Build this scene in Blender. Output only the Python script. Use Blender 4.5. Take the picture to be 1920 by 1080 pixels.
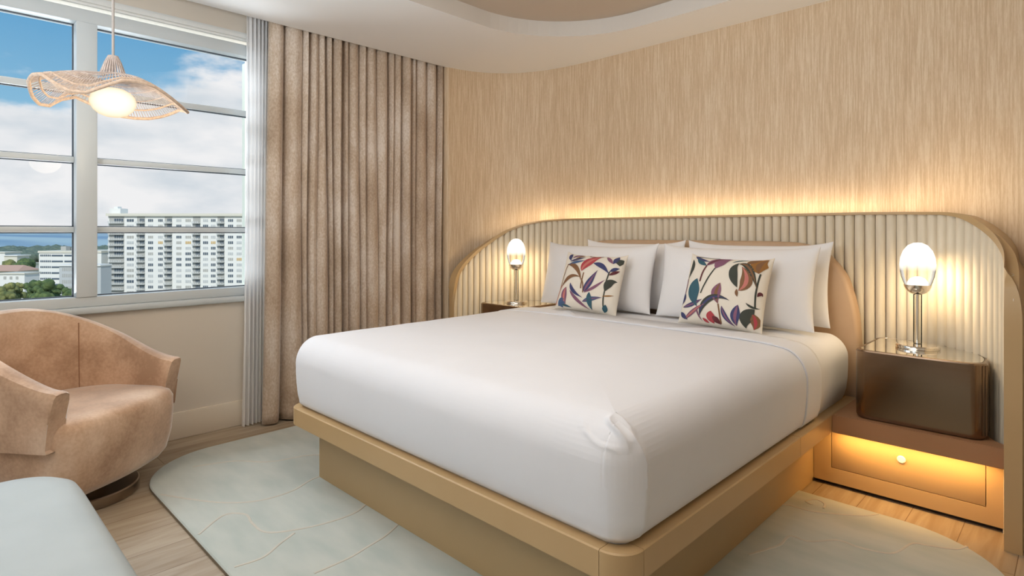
import bpy, bmesh, math, random
from mathutils import Vector, Matrix
from mathutils import noise as mnoise
S = bpy.context.scene
C = S.collection
PI = math.pi
for o in list(bpy.data.objects): bpy.data.objects.remove(o)

# ------------------------------------------------------------------ camera
EYE = 1.27
FPX, VY, YAW = 1096.0, 436.0, math.radians(44.5)
cd = bpy.data.cameras.new('camera'); cam = bpy.data.objects.new('camera', cd); C.objects.link(cam)
cam.location = (0, 0, EYE); cam.rotation_euler = (PI/2, 0, YAW)
cd.sensor_width = 36; cd.lens = FPX/1920*36; cd.shift_y = (VY-540)/1920; cd.clip_end = 30000; cd.clip_start = .05
S.camera = cam
S.view_settings.view_transform = 'Standard'; S.view_settings.look = 'None'
S.view_settings.gamma = 1; S.view_settings.use_curve_mapping = False
S.view_settings.exposure = 0.32
S.cycles.use_denoising = True
S.cycles.max_bounces = 10; S.cycles.diffuse_bounces = 5; S.cycles.glossy_bounces = 4
S.cycles.transparent_max_bounces = 16; S.cycles.sample_clamp_indirect = 4.0; S.cycles.caustics_reflective = False
S.cycles.caustics_refractive = False

# ------------------------------------------------------------------ node helper
class NT:
    def __init__(s, tree): s.t = tree; s.n = tree.nodes; s.l = tree.links
    def a(s, typ, **kw):
        n = s.n.new(typ)
        for k, v in kw.items():
            if k.startswith('_'): n.inputs[int(k[1:])].default_value = v
            else: setattr(n, k, v)
        return n
    def c(s, a, b, ai=0, bi=0):
        s.l.new(a.outputs[ai], b.inputs[bi])
    def ramp(s, pts, interp='LINEAR'):
        r = s.n.new('ShaderNodeValToRGB'); r.color_ramp.interpolation = interp
        e = r.color_ramp.elements
        while len(e) < len(pts): e.new(.5)
        for i, (p, c) in enumerate(pts):
            e[i].position = p; e[i].color = (c[0], c[1], c[2], 1) if not isinstance(c, (int, float)) else (c, c, c, 1)
        return r
def lin(r, g, b):
    f = lambda v: (v/255/12.92) if v/255 <= .04045 else ((v/255+.055)/1.055)**2.4
    return (f(r), f(g), f(b))

# ------------------------------------------------------------------ world: blue sky with clouds
w = bpy.data.worlds.new('sky'); S.world = w; w.use_nodes = True
T = NT(w.node_tree); T.n.clear()
out = T.a('ShaderNodeOutputWorld'); bg = T.a('ShaderNodeBackground')
tc = T.a('ShaderNodeTexCoord'); sp = T.a('ShaderNodeSeparateXYZ'); T.c(tc, sp, 0, 0)
grad = T.ramp([(0.0, lin(196, 214, 220)), (.06, lin(190, 212, 224)), (.16, lin(140, 190, 220)), (.32, lin(88, 156, 204)), (.7, lin(70, 135, 190))])
T.c(sp, grad, 2, 0)
mp = T.a('ShaderNodeMapping'); mp.inputs['Scale'].default_value = (1.0, 1.0, 2.6); mp.inputs['Location'].default_value = (2.35, 1.55, 0.34)
T.c(tc, mp, 0, 0)
nz = T.a('ShaderNodeTexNoise'); nz.inputs['Scale'].default_value = 3.4; nz.inputs['Detail'].default_value = 7; nz.inputs['Roughness'].default_value = .56
T.c(mp, nz, 0, 0)
# clouds thicken towards the horizon
elev = T.a('ShaderNodeMapRange'); elev.inputs[1].default_value = 0; elev.inputs[2].default_value = .36; elev.inputs[3].default_value = .20; elev.inputs[4].default_value = -.07
T.c(sp, elev, 2, 0)
ad = T.a('ShaderNodeMath', operation='ADD'); T.c(nz, ad, 0, 0); T.c(elev, ad, 0, 1)
cr = T.ramp([(.50, 0.0), (.62, 1.0)], 'EASE'); T.c(ad, cr, 0, 0)
nz2 = T.a('ShaderNodeTexNoise'); nz2.inputs['Scale'].default_value = 9; nz2.inputs['Detail'].default_value = 5
T.c(mp, nz2, 0, 0)
cc = T.ramp([(.3, lin(214, 220, 226)), (.6, lin(245, 243, 243))]); T.c(nz2, cc, 0, 0)
mx = T.a('ShaderNodeMixRGB'); T.c(cr, mx, 0, 0); T.c(grad, mx, 0, 1); T.c(cc, mx, 0, 2)
T.c(mx, bg, 0, 0); bg.inputs[1].default_value = .82; T.c(bg, out, 0, 0)

# ------------------------------------------------------------------ lights
def area(name, loc, target, sx, sy, power, col, spread=PI):
    l = bpy.data.lights.new(name, 'AREA'); l.shape = 'RECTANGLE'; l.size = sx; l.size_y = sy; l.energy = power; l.color = col; l.spread = spread
    o = bpy.data.objects.new(name, l); C.objects.link(o); o.location = loc
    d = Vector(target)-Vector(loc); o.rotation_euler = d.to_track_quat('-Z', 'Y').to_euler(); return o
def sun(name, dirv, e, ang, col):
    l = bpy.data.lights.new(name, 'SUN'); l.energy = e; l.angle = ang; l.color = col
    o = bpy.data.objects.new(name, l); C.objects.link(o); o.rotation_euler = Vector(dirv).to_track_quat('-Z', 'Y').to_euler(); return o
DAY = (1.0, .965, .93)
sun('sun', (-.62, .35, -.62), 2.5, .02, (1, .96, .9))                      # lights the town; the room is in its own shade
area('daylight_window', (-4.7, -1.55, 1.75), (-.9, 2.4, .9), 2.3, 1.7, 36, (.84, .92, 1.0))      # daylight outside the rest of the window wall
area('added_back_fill', (-1.55, -3.25, 1.75), (-1.7, 3.0, 1.0), 1.7, 1.7, 5, (.88, .94, 1.0))  # added fill behind the camera, at an invented window
area('daylight_sky', (-5.6, .5, 3.9), (-2.6, 1.3, .6), 3.6, 1.3, 170, (.90, .96, 1.0))                  # bright sky above the window
area('added_low_bounce', (-8.0, .2, -.45), (-1.2, 1.6, 2.3), 5.0, 1.4, 240, (.86, .94, 1.0))              # added out of view to lift the ceiling, as bounce off ground and sea
area('upward_fill', (-1.3, -1.0, 1.85), (-1.6, -.3, 3.85), .9, .9, 80, (.93, .97, 1.0))   # added fill behind the camera, lifts the ceiling and upper wall
area('overhead_fill', (-1.35, 1.45, 2.635), (-1.5, 2.0, 0), 1.7, 1.2, 14, (1.0, .965, .93))  # added overhead fill, no ceiling fixture belongs to it

# ------------------------------------------------------------------ object helpers
def tag(o, label=None, cat=None, group=None, kind=None):
    if label: o['label'] = label
    if cat: o['category'] = cat
    if group: o['group'] = group
    if kind: o['kind'] = kind
    return o
def empty(name, loc=(0, 0, 0), label=None, cat=None, group=None, kind=None, rz=0):
    o = bpy.data.objects.new(name, None); C.objects.link(o); o.location = loc; o.rotation_euler = (0, 0, rz); o.empty_display_size = .1
    return tag(o, label, cat, group, kind)
def mobj(name, bm, mats, parent=None, smooth=None, label=None, cat=None, group=None, kind=None):
    me = bpy.data.meshes.new(name)
    bmesh.ops.recalc_face_normals(bm, faces=bm.faces)
    if smooth is not None:
        for f in bm.faces: f.smooth = True
        for e in bm.edges:
            if len(e.link_faces) == 2 and e.calc_face_angle(0) > smooth: e.smooth = False
    bm.to_mesh(me); bm.free()
    for m in (mats if isinstance(mats, (list, tuple)) else [mats]): me.materials.append(m)
    o = bpy.data.objects.new(name, me); C.objects.link(o)
    if parent: o.parent = parent
    return tag(o, label, cat, group, kind)
def box(bm, x0, x1, y0, y1, z0, z1, mi=0, M=None):
    vs = [Vector((x, y, z)) for x in (x0, x1) for y in (y0, y1) for z in (z0, z1)]
    if M: vs = [M @ v for v in vs]
    v = [bm.verts.new(p) for p in vs]
    for q in ((0, 1, 3, 2), (4, 6, 7, 5), (0, 4, 5, 1), (2, 3, 7, 6), (0, 2, 6, 4), (1, 5, 7, 3)):
        f = bm.faces.new([v[i] for i in q]); f.material_index = mi
def boxobj(name, x0, x1, y0, y1, z0, z1, mat, parent=None, bev=0, **kw):
    bm = bmesh.new(); box(bm, x0, x1, y0, y1, z0, z1)
    if bev: bmesh.ops.bevel(bm, geom=bm.edges[:], offset=bev, segments=2, affect='EDGES', profile=.5)
    return mobj(name, bm, mat, parent, smooth=.6 if bev else None, **kw)
def rrect(x0, x1, y0, y1, r, n=8, rs=None):
    rs = rs or (r, r, r, r)     # corners: (x1,y0)... order: SE, NE, NW, SW
    P = []
    for (cx, cy, a0, rr) in ((x1, y0, -90, rs[0]), (x1, y1, 0, rs[1]), (x0, y1, 90, rs[2]), (x0, y0, 180, rs[3])):
        sx = -1 if cx == x1 else 1; sy = 1 if cy == y0 else -1
        rr = max(rr, .0005)
        for k in range(n+1):
            a = math.radians(a0+90*k/n)
            P.append((cx+sx*rr+rr*math.cos(a), cy+sy*rr+rr*math.sin(a)))
    return P
def loft(bm, rings, cap0=True, cap1=True, closed=True, mi=0):
    R = [[bm.verts.new(p) for p in ring] for ring in rings]
    n = len(R[0])
    for a, b in zip(R, R[1:]):
        for i in range(n if closed else n-1):
            j = (i+1) % n
            f = bm.faces.new((a[i], a[j], b[j], b[i])); f.material_index = mi
    if closed and cap0: f = bm.faces.new(R[0][::-1]); f.material_index = mi
    if closed and cap1: f = bm.faces.new(R[-1]); f.material_index = mi
    return R
def rslab(bm, x0, x1, y0, y1, r, prof, n=8, rs=None, mi=0):
    """prof: list of (inset, z)"""
    rr = rs or (r, r, r, r)
    rings = []
    for ins, z in prof:
        q = tuple(max(c-ins, .0005) if ins > 0 else c-ins for c in rr)
        rings.append([(x, y, z) for x, y in rrect(x0+ins, x1-ins, y0+ins, y1-ins, 0, n, q)])
    return loft(bm, rings, mi=mi)
def lathe(bm, prof, n=32, c=(0, 0, 0), mi=0):
    rings = []
    for r, z in prof:
        rings.append([(c[0]+max(r, 1e-4)*math.cos(2*PI*k/n), c[1]+max(r, 1e-4)*math.sin(2*PI*k/n), c[2]+z) for k in range(n)])
    loft(bm, rings, mi=mi)
def tube(bm, pts, r, n=8, mi=0):
    pts = [Vector(p) for p in pts]
    rings = []
    up = Vector((0, 0, 1))
    for i, p in enumerate(pts):
        t = (pts[min(i+1, len(pts)-1)]-pts[max(i-1, 0)])
        if t.length < 1e-9: t = Vector((0, 0, 1))
        t.normalize()
        a = t.cross(up)
        if a.length < 1e-3: a = t.cross(Vector((1, 0, 0)))
        a.normalize(); b = t.cross(a)
        rr = r[i] if isinstance(r, (list, tuple)) else r
        rings.append([p+a*rr*math.cos(2*PI*k/n)+b*rr*math.sin(2*PI*k/n) for k in range(n)])
    loft(bm, rings, mi=mi)
def interp(tab, x):
    if x <= tab[0][0]: return tab[0][1]
    for (a, b), (c, d) in zip(tab, tab[1:]):
        if x <= c: return b+(d-b)*(x-a)/(c-a)
    return tab[-1][1]
def sm(t): t = max(0, min(1, t)); return t*t*(3-2*t)

# ------------------------------------------------------------------ materials
def pmat(name, col, rough=.6, metal=0, **kw):
    m = bpy.data.materials.new(name); m.use_nodes = True; t = NT(m.node_tree)
    b = t.n['Principled BSDF']; b.inputs['Base Color'].default_value = (*col, 1); b.inputs['Roughness'].default_value = rough; b.inputs['Metallic'].default_value = metal
    for k, v in kw.items(): b.inputs[k.replace('_', ' ')].default_value = v
    m['b'] = 1
    return m, t, b
def noisemat(name, c0, c1, scale=(5, 5, 5), nscale=1, detail=4, rough=.6, metal=0, bump=0, bscale=None, lo=.35, hi=.65, rr=.5, **kw):
    m, t, b = pmat(name, c0, rough, metal, **kw)
    tc = t.a('ShaderNodeTexCoord'); mp = t.a('ShaderNodeMapping'); mp.inputs['Scale'].default_value = scale; t.c(tc, mp, 3, 0)
    n = t.a('ShaderNodeTexNoise'); n.inputs['Scale'].default_value = nscale; n.inputs['Detail'].default_value = detail; n.inputs['Roughness'].default_value = rr; t.c(mp, n)
    r = t.ramp([(lo, c0), (hi, c1)]); t.c(n, r); t.l.new(r.outputs[0], b.inputs['Base Color'])
    if bump:
        src = n
        if bscale:
            mp2 = t.a('ShaderNodeMapping'); mp2.inputs['Scale'].default_value = bscale; t.c(tc, mp2, 3, 0)
            src = t.a('ShaderNodeTexNoise'); src.inputs['Scale'].default_value = 1; src.inputs['Detail'].default_value = 3; t.c(mp2, src)
        bu = t.a('ShaderNodeBump'); bu.inputs['Strength'].default_value = bump; bu.inputs['Distance'].default_value = .01
        t.c(src, bu, 0, 2); t.l.new(bu.outputs[0], b.inputs['Normal'])
    return m
M = {}
M['ceiling'] = pmat('ceiling_paint', lin(241, 240, 239), .8)[0]
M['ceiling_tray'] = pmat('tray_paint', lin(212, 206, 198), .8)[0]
M['wall'] = pmat('wall_paint', lin(216, 207, 194), .8)[0]
M['base'] = pmat('skirting_paint', lin(224, 213, 196), .5)[0]
M['frame'] = pmat('window_paint', lin(200, 207, 210), .35)[0]
M['gasket'] = pmat('gasket', lin(70, 80, 90), .6)[0]
# wallpaper: irregular fine vertical streaks
m, t, b = pmat('wallpaper', lin(214, 184, 152), .62)
tc = t.a('ShaderNodeTexCoord')
def streak(sc, lo, hi, det=3):
    mp = t.a('ShaderNodeMapping'); mp.inputs['Scale'].default_value = sc; t.c(tc, mp, 3, 0)
    n = t.a('ShaderNodeTexNoise'); n.inputs['Scale'].default_value = 1; n.inputs['Detail'].default_value = det; t.c(mp, n)
    r = t.ramp([(lo, 0.0), (hi, 1.0)]); t.c(n, r); return r
s1 = streak((120, 120, 5), .36, .64); s2 = streak((26, 26, .9), .30, .70); s3 = streak((260, 260, 40), .3, .7)
a1 = t.a('ShaderNodeMixRGB'); a1.inputs[0].default_value = .30; t.c(s1, a1, 0, 1); t.c(s2, a1, 0, 2)
a2 = t.a('ShaderNodeMixRGB'); a2.inputs[0].default_value = .25; t.c(a1, a2, 0, 1); t.c(s3, a2, 0, 2)
rc = t.ramp([(.15, lin(196, 170, 138)), (.5, lin(208, 184, 153)), (.85, lin(220, 201, 174))]); t.c(a2, rc); t.l.new(rc.outputs[0], b.inputs['Base Color'])
bu = t.a('ShaderNodeBump'); bu.inputs['Strength'].default_value = .25; bu.inputs['Distance'].default_value = .0012; t.c(a2, bu, 0, 2); t.l.new(bu.outputs[0], b.inputs['Normal'])
M['wallpaper'] = m
# oak floor boards
m, t, b = pmat('oak_floor', lin(170, 145, 115), .42)
tc = t.a('ShaderNodeTexCoord'); mp = t.a('ShaderNodeMapping'); mp.inputs['Rotation'].default_value = (0, 0, PI/2); t.c(tc, mp, 3, 0)
br = t.a('ShaderNodeTexBrick'); br.inputs['Scale'].default_value = 1; br.inputs['Brick Width'].default_value = 1.9; br.inputs['Row Height'].default_value = .19; br.inputs['Mortar Size'].default_value = .0015
br.inputs['Color1'].default_value = (*lin(176, 162, 142), 1); br.inputs['Color2'].default_value = (*lin(162, 147, 126), 1); br.inputs['Mortar'].default_value = (*lin(110, 86, 62), 1); t.c(mp, br)
mp2 = t.a('ShaderNodeMapping'); mp2.inputs['Scale'].default_value = (26, 2.2, 1); t.c(tc, mp2, 3, 0)
n = t.a('ShaderNodeTexNoise'); n.inputs['Scale'].default_value = 1; n.inputs['Detail'].default_value = 6; n.inputs['Distortion'].default_value = .8; t.c(mp2, n)
r = t.ramp([(.3, lin(205, 190, 170)), (.7, (1, 1, 1))]); t.c(n, r)
mm = t.a('ShaderNodeMixRGB', blend_type='MULTIPLY'); mm.inputs[0].default_value = .8; t.c(br, mm, 0, 1); t.c(r, mm, 0, 2); t.l.new(mm.outputs[0], b.inputs['Base Color'])
M['floor'] = m
M['rug'] = noisemat('rug_pile', lin(166, 175, 170), lin(182, 187, 181), (3, 9, 3), 1, 6, .95, bump=.5, bscale=(160, 160, 160), Sheen_Weight=.3)
M['rug_line'] = noisemat('rug_carved_line', lin(188, 184, 174), lin(196, 192, 182), (20, 20, 20), rough=.95, bump=.5, bscale=(160, 160, 160))
M['rug_edge'] = pmat('rug_edge_shade', lin(120, 108, 90), .9)[0]  # shadow line of the rug's thickness, put into the edge colour
M['lacquer'] = noisemat('tan_lacquer_wood', lin(188, 158, 114), lin(193, 163, 120), (2, 2, 2), rough=.38)
M['lacquer2'] = noisemat('tan_plinth_wood', lin(172, 146, 106), lin(177, 151, 111), (2, 2, 2), rough=.45)
M['shelfm'] = noisemat('brown_leather_shelf', lin(166, 124, 90), lin(170, 128, 94), (4, 4, 4), rough=.5)
M['dark'] = pmat('shadow_gap', lin(40, 32, 28), .8)[0]
M['sheet'] = noisemat('white_cotton', lin(228, 230, 236), lin(232, 234, 240), (2, 2, 2), rough=.85, bump=.10, bscale=(3.2, 3.2, 3.2), Sheen_Weight=.15)
M['sheet2'] = noisemat('white_fitted_sheet', lin(226, 226, 228), lin(230, 230, 232), (2, 2, 2), rough=.85, bump=.10, bscale=(5, 5, 5))
M['pillow'] = noisemat('white_pillowcase', lin(234, 233, 234), lin(238, 237, 238), (2, 2, 2), rough=.85, bump=.25, bscale=(9, 9, 9), Sheen_Weight=.15)
M['flute'] = noisemat('beige_flute_fabric', lin(218, 206, 184), lin(224, 213, 192), (60, 60, 8), rough=.7)
M['panel'] = noisemat('taupe_leather', lin(188, 158, 128), lin(192, 163, 133), (5, 5, 5), rough=.55)
# velvets
def velvet(name, c0, c1, c2, sc, seed, rough=.75, det=5, fine=(90, 90, 90), sheen=.45, fmix=.35):
    m, t, b = pmat(name, c0, rough); b.inputs['Sheen Weight'].default_value = sheen; b.inputs['Sheen Roughness'].default_value = .4
    tc = t.a('ShaderNodeTexCoord'); mp = t.a('ShaderNodeMapping'); mp.inputs['Scale'].default_value = sc; mp.inputs['Location'].default_value = seed; t.c(tc, mp, 3, 0)
    n = t.a('ShaderNodeTexNoise'); n.inputs['Scale'].default_value = 1; n.inputs['Detail'].default_value = det; n.inputs['Roughness'].default_value = .55; t.c(mp, n)
    mp2 = t.a('ShaderNodeMapping'); mp2.inputs['Scale'].default_value = fine; t.c(tc, mp2, 3, 0)
    n2 = t.a('ShaderNodeTexNoise'); n2.inputs['Scale'].default_value = 1; n2.inputs['Detail'].default_value = 4; t.c(mp2, n2)
    mix = t.a('ShaderNodeMixRGB'); mix.inputs[0].default_value = fmix; t.c(n, mix, 0, 1); t.c(n2, mix, 0, 2)
    r = t.ramp([(.36, c0), (.50, c1), (.62, c2)]); t.c(mix, r); t.l.new(r.outputs[0], b.inputs['Base Color'])
    bu = t.a('ShaderNodeBump'); bu.inputs['Strength'].default_value = .25; bu.inputs['Distance'].default_value = .003; t.c(n2, bu, 0, 2); t.l.new(bu.outputs[0], b.inputs['Normal'])
    return m
M['drape'] = velvet('crushed_velvet_curtain', lin(168, 146, 124), lin(192, 173, 153), lin(214, 201, 188), (3, 5, 2.0), (3, 1, 2), fine=(90, 90, 60))
M['chair'] = velvet('tan_velvet', lin(168, 134, 106), lin(200, 166, 137), lin(220, 192, 166), (3.2, 3.2, 3.2), (1.2, .3, .7), det=3, sheen=1.0, fine=(70, 70, 70), fmix=.2)
M['ottoman'] = noisemat('pale_grey_leather', lin(168, 177, 179), lin(172, 181, 183), (6, 6, 6), rough=.5)
M['chrome'] = pmat('polished_nickel', (.90, .87, .83), .12, 1)[0]
m, t, b = pmat('brushed_bronze_steel', lin(146, 126, 108), .3, 1); b.inputs['Anisotropic'].default_value = .0
tc = t.a('ShaderNodeTexCoord'); mp = t.a('ShaderNodeMapping'); mp.inputs['Scale'].default_value = (2, 2, 60); t.c(tc, mp, 3, 0)
n = t.a('ShaderNodeTexNoise'); n.inputs['Scale'].default_value = 1; t.c(mp, n); r = t.ramp([(.3, .20), (.7, .25)]); t.c(n, r); t.l.new(r.outputs[0], b.inputs['Roughness'])
M['bronze'] = m
M['mirror'] = pmat('mirror_top', (.86, .84, .78), .04, 1)[0]
M['steelbase'] = pmat('satin_steel', lin(150, 135, 120), .3, 1)[0]
M['seam'] = pmat('seam_thread', lin(150, 108, 80), .8)[0]
M['white_plastic'] = pmat('white_plastic', (.9, .9, .9), .4, 0, IOR=1.5)[0]
M['cord'] = pmat('rope_cord', lin(176, 170, 166), .8)[0]
M['rattan'] = noisemat('woven_rope', lin(178, 164, 158), lin(206, 194, 188), (60, 60, 60), rough=.75)
M['rattan_rim'] = noisemat('wrapped_rim_rope', lin(190, 166, 146), lin(214, 192, 172), (80, 80, 80), rough=.75)
# emissive globes
def emit(name, col, st, rim=None):
    m = bpy.data.materials.new(name); m.use_nodes = True; t = NT(m.node_tree); t.n.clear()
    o = t.a('ShaderNodeOutputMaterial'); e = t.a('ShaderNodeEmission'); e.inputs[0].default_value = (*col, 1); e.inputs[1].default_value = st; t.c(e, o); return m
m = bpy.data.materials.new('opal_globe'); m.use_nodes = True; t = NT(m.node_tree); t.n.clear()
o_ = t.a('ShaderNodeOutputMaterial'); e = t.a('ShaderNodeEmission'); lw = t.a('ShaderNodeLayerWeight'); lw.inputs[0].default_value = .35
r = t.ramp([(.0, (1.0, .99, .95)), (.25, (1.0, .93, .78)), (.7, (.95, .74, .48)), (1, (.88, .62, .38))]); t.c(lw, r, 1, 0); t.c(r, e)
e.inputs[1].default_value = .93; t.c(e, o_); M['globe'] = m
M['bulb'] = emit('lamp_bulb', (1.0, .90, .72), 2.2)
# lamp glass: frosted glowing at the top, clear below
m = bpy.data.materials.new('frosted_to_clear_glass'); m.use_nodes = True; t = NT(m.node_tree); t.n.clear()
o_ = t.a('ShaderNodeOutputMaterial'); tc = t.a('ShaderNodeTexCoord'); sp = t.a('ShaderNodeSeparateXYZ'); t.c(tc, sp, 3, 0)
mr = t.a('ShaderNodeMapRange'); mr.inputs[1].default_value = .375; mr.inputs[2].default_value = .44; t.c(sp, mr, 2, 0)
tr = t.a('ShaderNodeBsdfTransparent'); tr.inputs[0].default_value = (.97, .96, .95, 1); gl = t.a('ShaderNodeBsdfGlossy'); gl.inputs[1].default_value = .05
fr = t.a('ShaderNodeFresnel'); fr.inputs[0].default_value = 1.25; ms = t.a('ShaderNodeMixShader'); t.c(fr, ms, 0, 0); t.c(tr, ms, 0, 1); t.c(gl, ms, 0, 2)
e = t.a('ShaderNodeEmission'); e.inputs[0].default_value = (1, .95, .86, 1); e.inputs[1].default_value = 1.25
ms2 = t.a('ShaderNodeMixShader'); t.c(mr, ms2, 0, 0); t.c(ms, ms2, 0, 1); t.c(e, ms2, 0, 2); t.c(ms2, o_); M['lampglass'] = m
# clear tube glass / window pane
def thin_glass(name, tint, ior=1.3, rough=.0):
    m = bpy.data.materials.new(name); m.use_nodes = True; t = NT(m.node_tree); t.n.clear()
    o_ = t.a('ShaderNodeOutputMaterial'); tr = t.a('ShaderNodeBsdfTransparent'); tr.inputs[0].default_value = (*tint, 1)
    gl = t.a('ShaderNodeBsdfGlossy'); gl.inputs[1].default_value = rough; fr = t.a('ShaderNodeFresnel'); fr.inputs[0].default_value = ior
    ms = t.a('ShaderNodeMixShader'); t.c(fr, ms, 0, 0); t.c(tr, ms, 0, 1); t.c(gl, ms, 0, 2); t.c(ms, o_); return m
M['tubeglass'] = thin_glass('clear_tube_glass', (.98, .98, .97), 1.3, .02)
M['pane'] = thin_glass('window_glass', (.97, .98, .985), 1.15)
# sheer
m = bpy.data.materials.new('sheer_voile'); m.use_nodes = True; t = NT(m.node_tree); t.n.clear()
o_ = t.a('ShaderNodeOutputMaterial'); tr = t.a('ShaderNodeBsdfTransparent'); tl = t.a('ShaderNodeBsdfTranslucent'); tl.inputs[0].default_value = (.96, .96, .965, 1)
df = t.a('ShaderNodeBsdfDiffuse'); df.inputs[0].default_value = (.96, .96, .965, 1)
m1 = t.a('ShaderNodeMixShader'); m1.inputs[0].default_value = .25; t.c(df, m1, 0, 1); t.c(tl, m1, 0, 2)
m2 = t.a('ShaderNodeMixShader'); m2.inputs[0].default_value = .80; t.c(tr, m2, 0, 1); t.c(m1, m2, 0, 2); t.c(m2, o_); M['sheer'] = m

# ================================================================== room shell
XW, YW = -3.993, 3.79          # window wall, headboard wall
ZC = 2.645                     # dropped ceiling
XE, YE = 1.6, -3.4             # east and back walls
Z0, Z1 = .91, 2.44             # window opening
WY0, WY1 = -3.2, 1.585         # window band along the wall
st = lambda **k: dict(kind='structure', **k)
boxobj('floor', XW-.1, XE, YE-.1, YW+.1, -.12, 0, M['floor'], kind='structure')
NWC = [(-3.93, 3.082), (-3.79, 3.084), (-3.785, 3.12), (-3.77, 3.22), (-3.735, 3.34), (-3.665, 3.47), (-3.56, 3.59), (-3.42, 3.68), (-3.24, 3.745), (-3.05, 3.78), (-2.85, YW)]
for _ in range(3):
    q_ = [NWC[0]]
    for p0_, p1_ in zip(NWC, NWC[1:]): q_ += [(p0_[0]*.75+p1_[0]*.25, p0_[1]*.75+p1_[1]*.25), (p0_[0]*.25+p1_[0]*.75, p0_[1]*.25+p1_[1]*.75)]
    NWC = q_+[NWC[-1]]
bm = bmesh.new(); loft(bm, [[(x, y, z) for x, y in NWC+[(XE+.15, YW), (XE+.15, YW+.15), (XW-.35, YW+.15), (XW-.35, 3.082)]] for z in (0, 3.0)])
mobj('wall_north', bm, M['wallpaper'], smooth=.5, kind='structure')
boxobj('wall_east', XE, XE+.15, YE, YW, 0, 3.0, M['wall'], kind='structure')
# unseen back wall; its window opening is added for the fill light
bm = bmesh.new()
box(bm, XW, -2.5, YE-.15, YE, 0, 3); box(bm, -.6, XE, YE-.15, YE, 0, 3); box(bm, -2.5, -.6, YE-.15, YE, 0, .8); box(bm, -2.5, -.6, YE-.15, YE, 2.6, 3)
mobj('wall_south', bm, M['wall'], kind='structure')
# window wall
bm = bmesh.new()
box(bm, XW-.20, XW, YE, YW, 0, Z0-.09); box(bm, XW-.20, XW, YE, YW, Z1+.13, 3.0)
box(bm, XW-.20, XW, WY1+.02, YW, Z0-.09, Z1+.13); box(bm, XW-.20, XW, YE, WY0, Z0-.09, Z1+.13)
mobj('wall_west', bm, M['wall'], kind='structure')
boxobj('baseboard_west', XW, XW+.014, YE, 3.08, 0, .165, M['base'], bev=.004, kind='structure')
# dropped ceiling: slab with rounded corner and tray recess
def ceil_outline():
    P = [(XE, YE), (XE, YW+.01), (-2.98, YW+.01)]
    # rounded corner, read off as a soft S towards the curtain pocket
    x0, y0, xe, ye = -2.98, YW+.01, -3.80, 3.06
    for k in range(1, 16):
        a = PI/2*k/16; P.append((x0-(x0-xe)*math.sin(a), ye+(y0-ye)*math.cos(a)))
    P += [(xe, ye), (xe, YE)]
    return P
def ring_offset(x0, x1, y0, y1, r, n=16): return rrect(x0, x1, y0, y1, r, n)
tray = ring_offset(-2.86, .9, -1.6, 3.375, .75)
bm = bmesh.new()
from mathutils.geometry import tessellate_polygon
def poly_with_hole(bm, outer, hole, z):
    polys = [[Vector((x, y, z)) for x, y in outer], [Vector((x, y, z)) for x, y in hole]]
    flat = [p for q in polys for p in q]; vs = [bm.verts.new(p) for p in flat]
    for tri in tessellate_polygon(polys): 
        try: bm.faces.new([vs[i] for i in tri])
        except ValueError: pass
    return vs[:len(outer)], vs[len(outer):]
O = ceil_outline()
a, b_ = poly_with_hole(bm, O, tray[::-1], ZC)
n_f = len(bm.faces)
top = [bm.verts.new((x, y, ZC+.14)) for x, y in O]
for i in range(len(O)):
    j = (i+1) % len(O); bm.faces.new((a[i], a[j], top[j], top[i]))
tr2 = [bm.verts.new((x, y, ZC+.106)) for x, y in tray[::-1]]
for i in range(len(tray)):
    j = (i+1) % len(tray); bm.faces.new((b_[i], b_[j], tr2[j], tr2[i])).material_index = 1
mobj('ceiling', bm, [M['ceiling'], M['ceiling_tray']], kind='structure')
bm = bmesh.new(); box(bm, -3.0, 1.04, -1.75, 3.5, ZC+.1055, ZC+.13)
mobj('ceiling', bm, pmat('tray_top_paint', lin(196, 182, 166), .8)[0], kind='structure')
boxobj('ceiling', XW-.3, XE+.15, YE-.15, YW+.15, 2.82, 2.95, M['ceiling'], kind='structure')

# window: frames, transoms, panes
GX = XW-.07
wroot = empty('window_1', (GX, .7, Z0), kind='structure')
def wpart(name, *a, mat='frame', bev=.004):
    o = boxobj(name, *a, M[mat], None, bev); o.parent = wroot; o.matrix_parent_inverse = wroot.matrix_basis.inverted(); return o
wpart('window_head', GX-.05, XW+.012, WY0, WY1+.02, Z1, Z1+.075)
wpart('window_frame', GX-.05, XW+.012, WY0, WY1+.02, Z0-.055, Z0)
mull = [(.615, .712)] + [(.615-1.02*k, .712-1.02*k) for k in range(1, 4)]
for a0, b0 in mull: wpart('mullion', GX-.04, XW+.02, a0, b0, Z0, Z1)
cells = []; ys = sorted([WY0]+[v for p in mull for v in p]+[WY1])
for i in range(0, len(ys)-1, 2): cells.append((ys[i], ys[i+1]))
for (y0, y1) in cells:
    if y1-y0 < .1: continue
    zs = [Z0, 1.2705, 1.302, 1.661, 1.694, 2.052, 2.087, Z1]
    for k in (1, 3, 5): wpart('transom', GX-.022, GX+.03, y0, y1, zs[k], zs[k+1], bev=.003)
    for k in (0, 2, 4, 6):
        g = .005
        bm = bmesh.new()
        for (ya, yb, za, zb) in ((y0, y1, zs[k], zs[k]+g), (y0, y1, zs[k+1]-g, zs[k+1]), (y0, y0+g, zs[k], zs[k+1]), (y1-g, y1, zs[k], zs[k+1])):
            box(bm, GX-.012, GX+.006, ya, yb, za, zb)
        o = mobj('gasket', bm, M['gasket']); o.parent = wroot; o.matrix_parent_inverse = wroot.matrix_basis.inverted()
        wpart('pane', GX-.006, GX+.002, y0+.002, y1-.002, zs[k]+.002, zs[k+1]-.002, mat='pane', bev=0)
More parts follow.
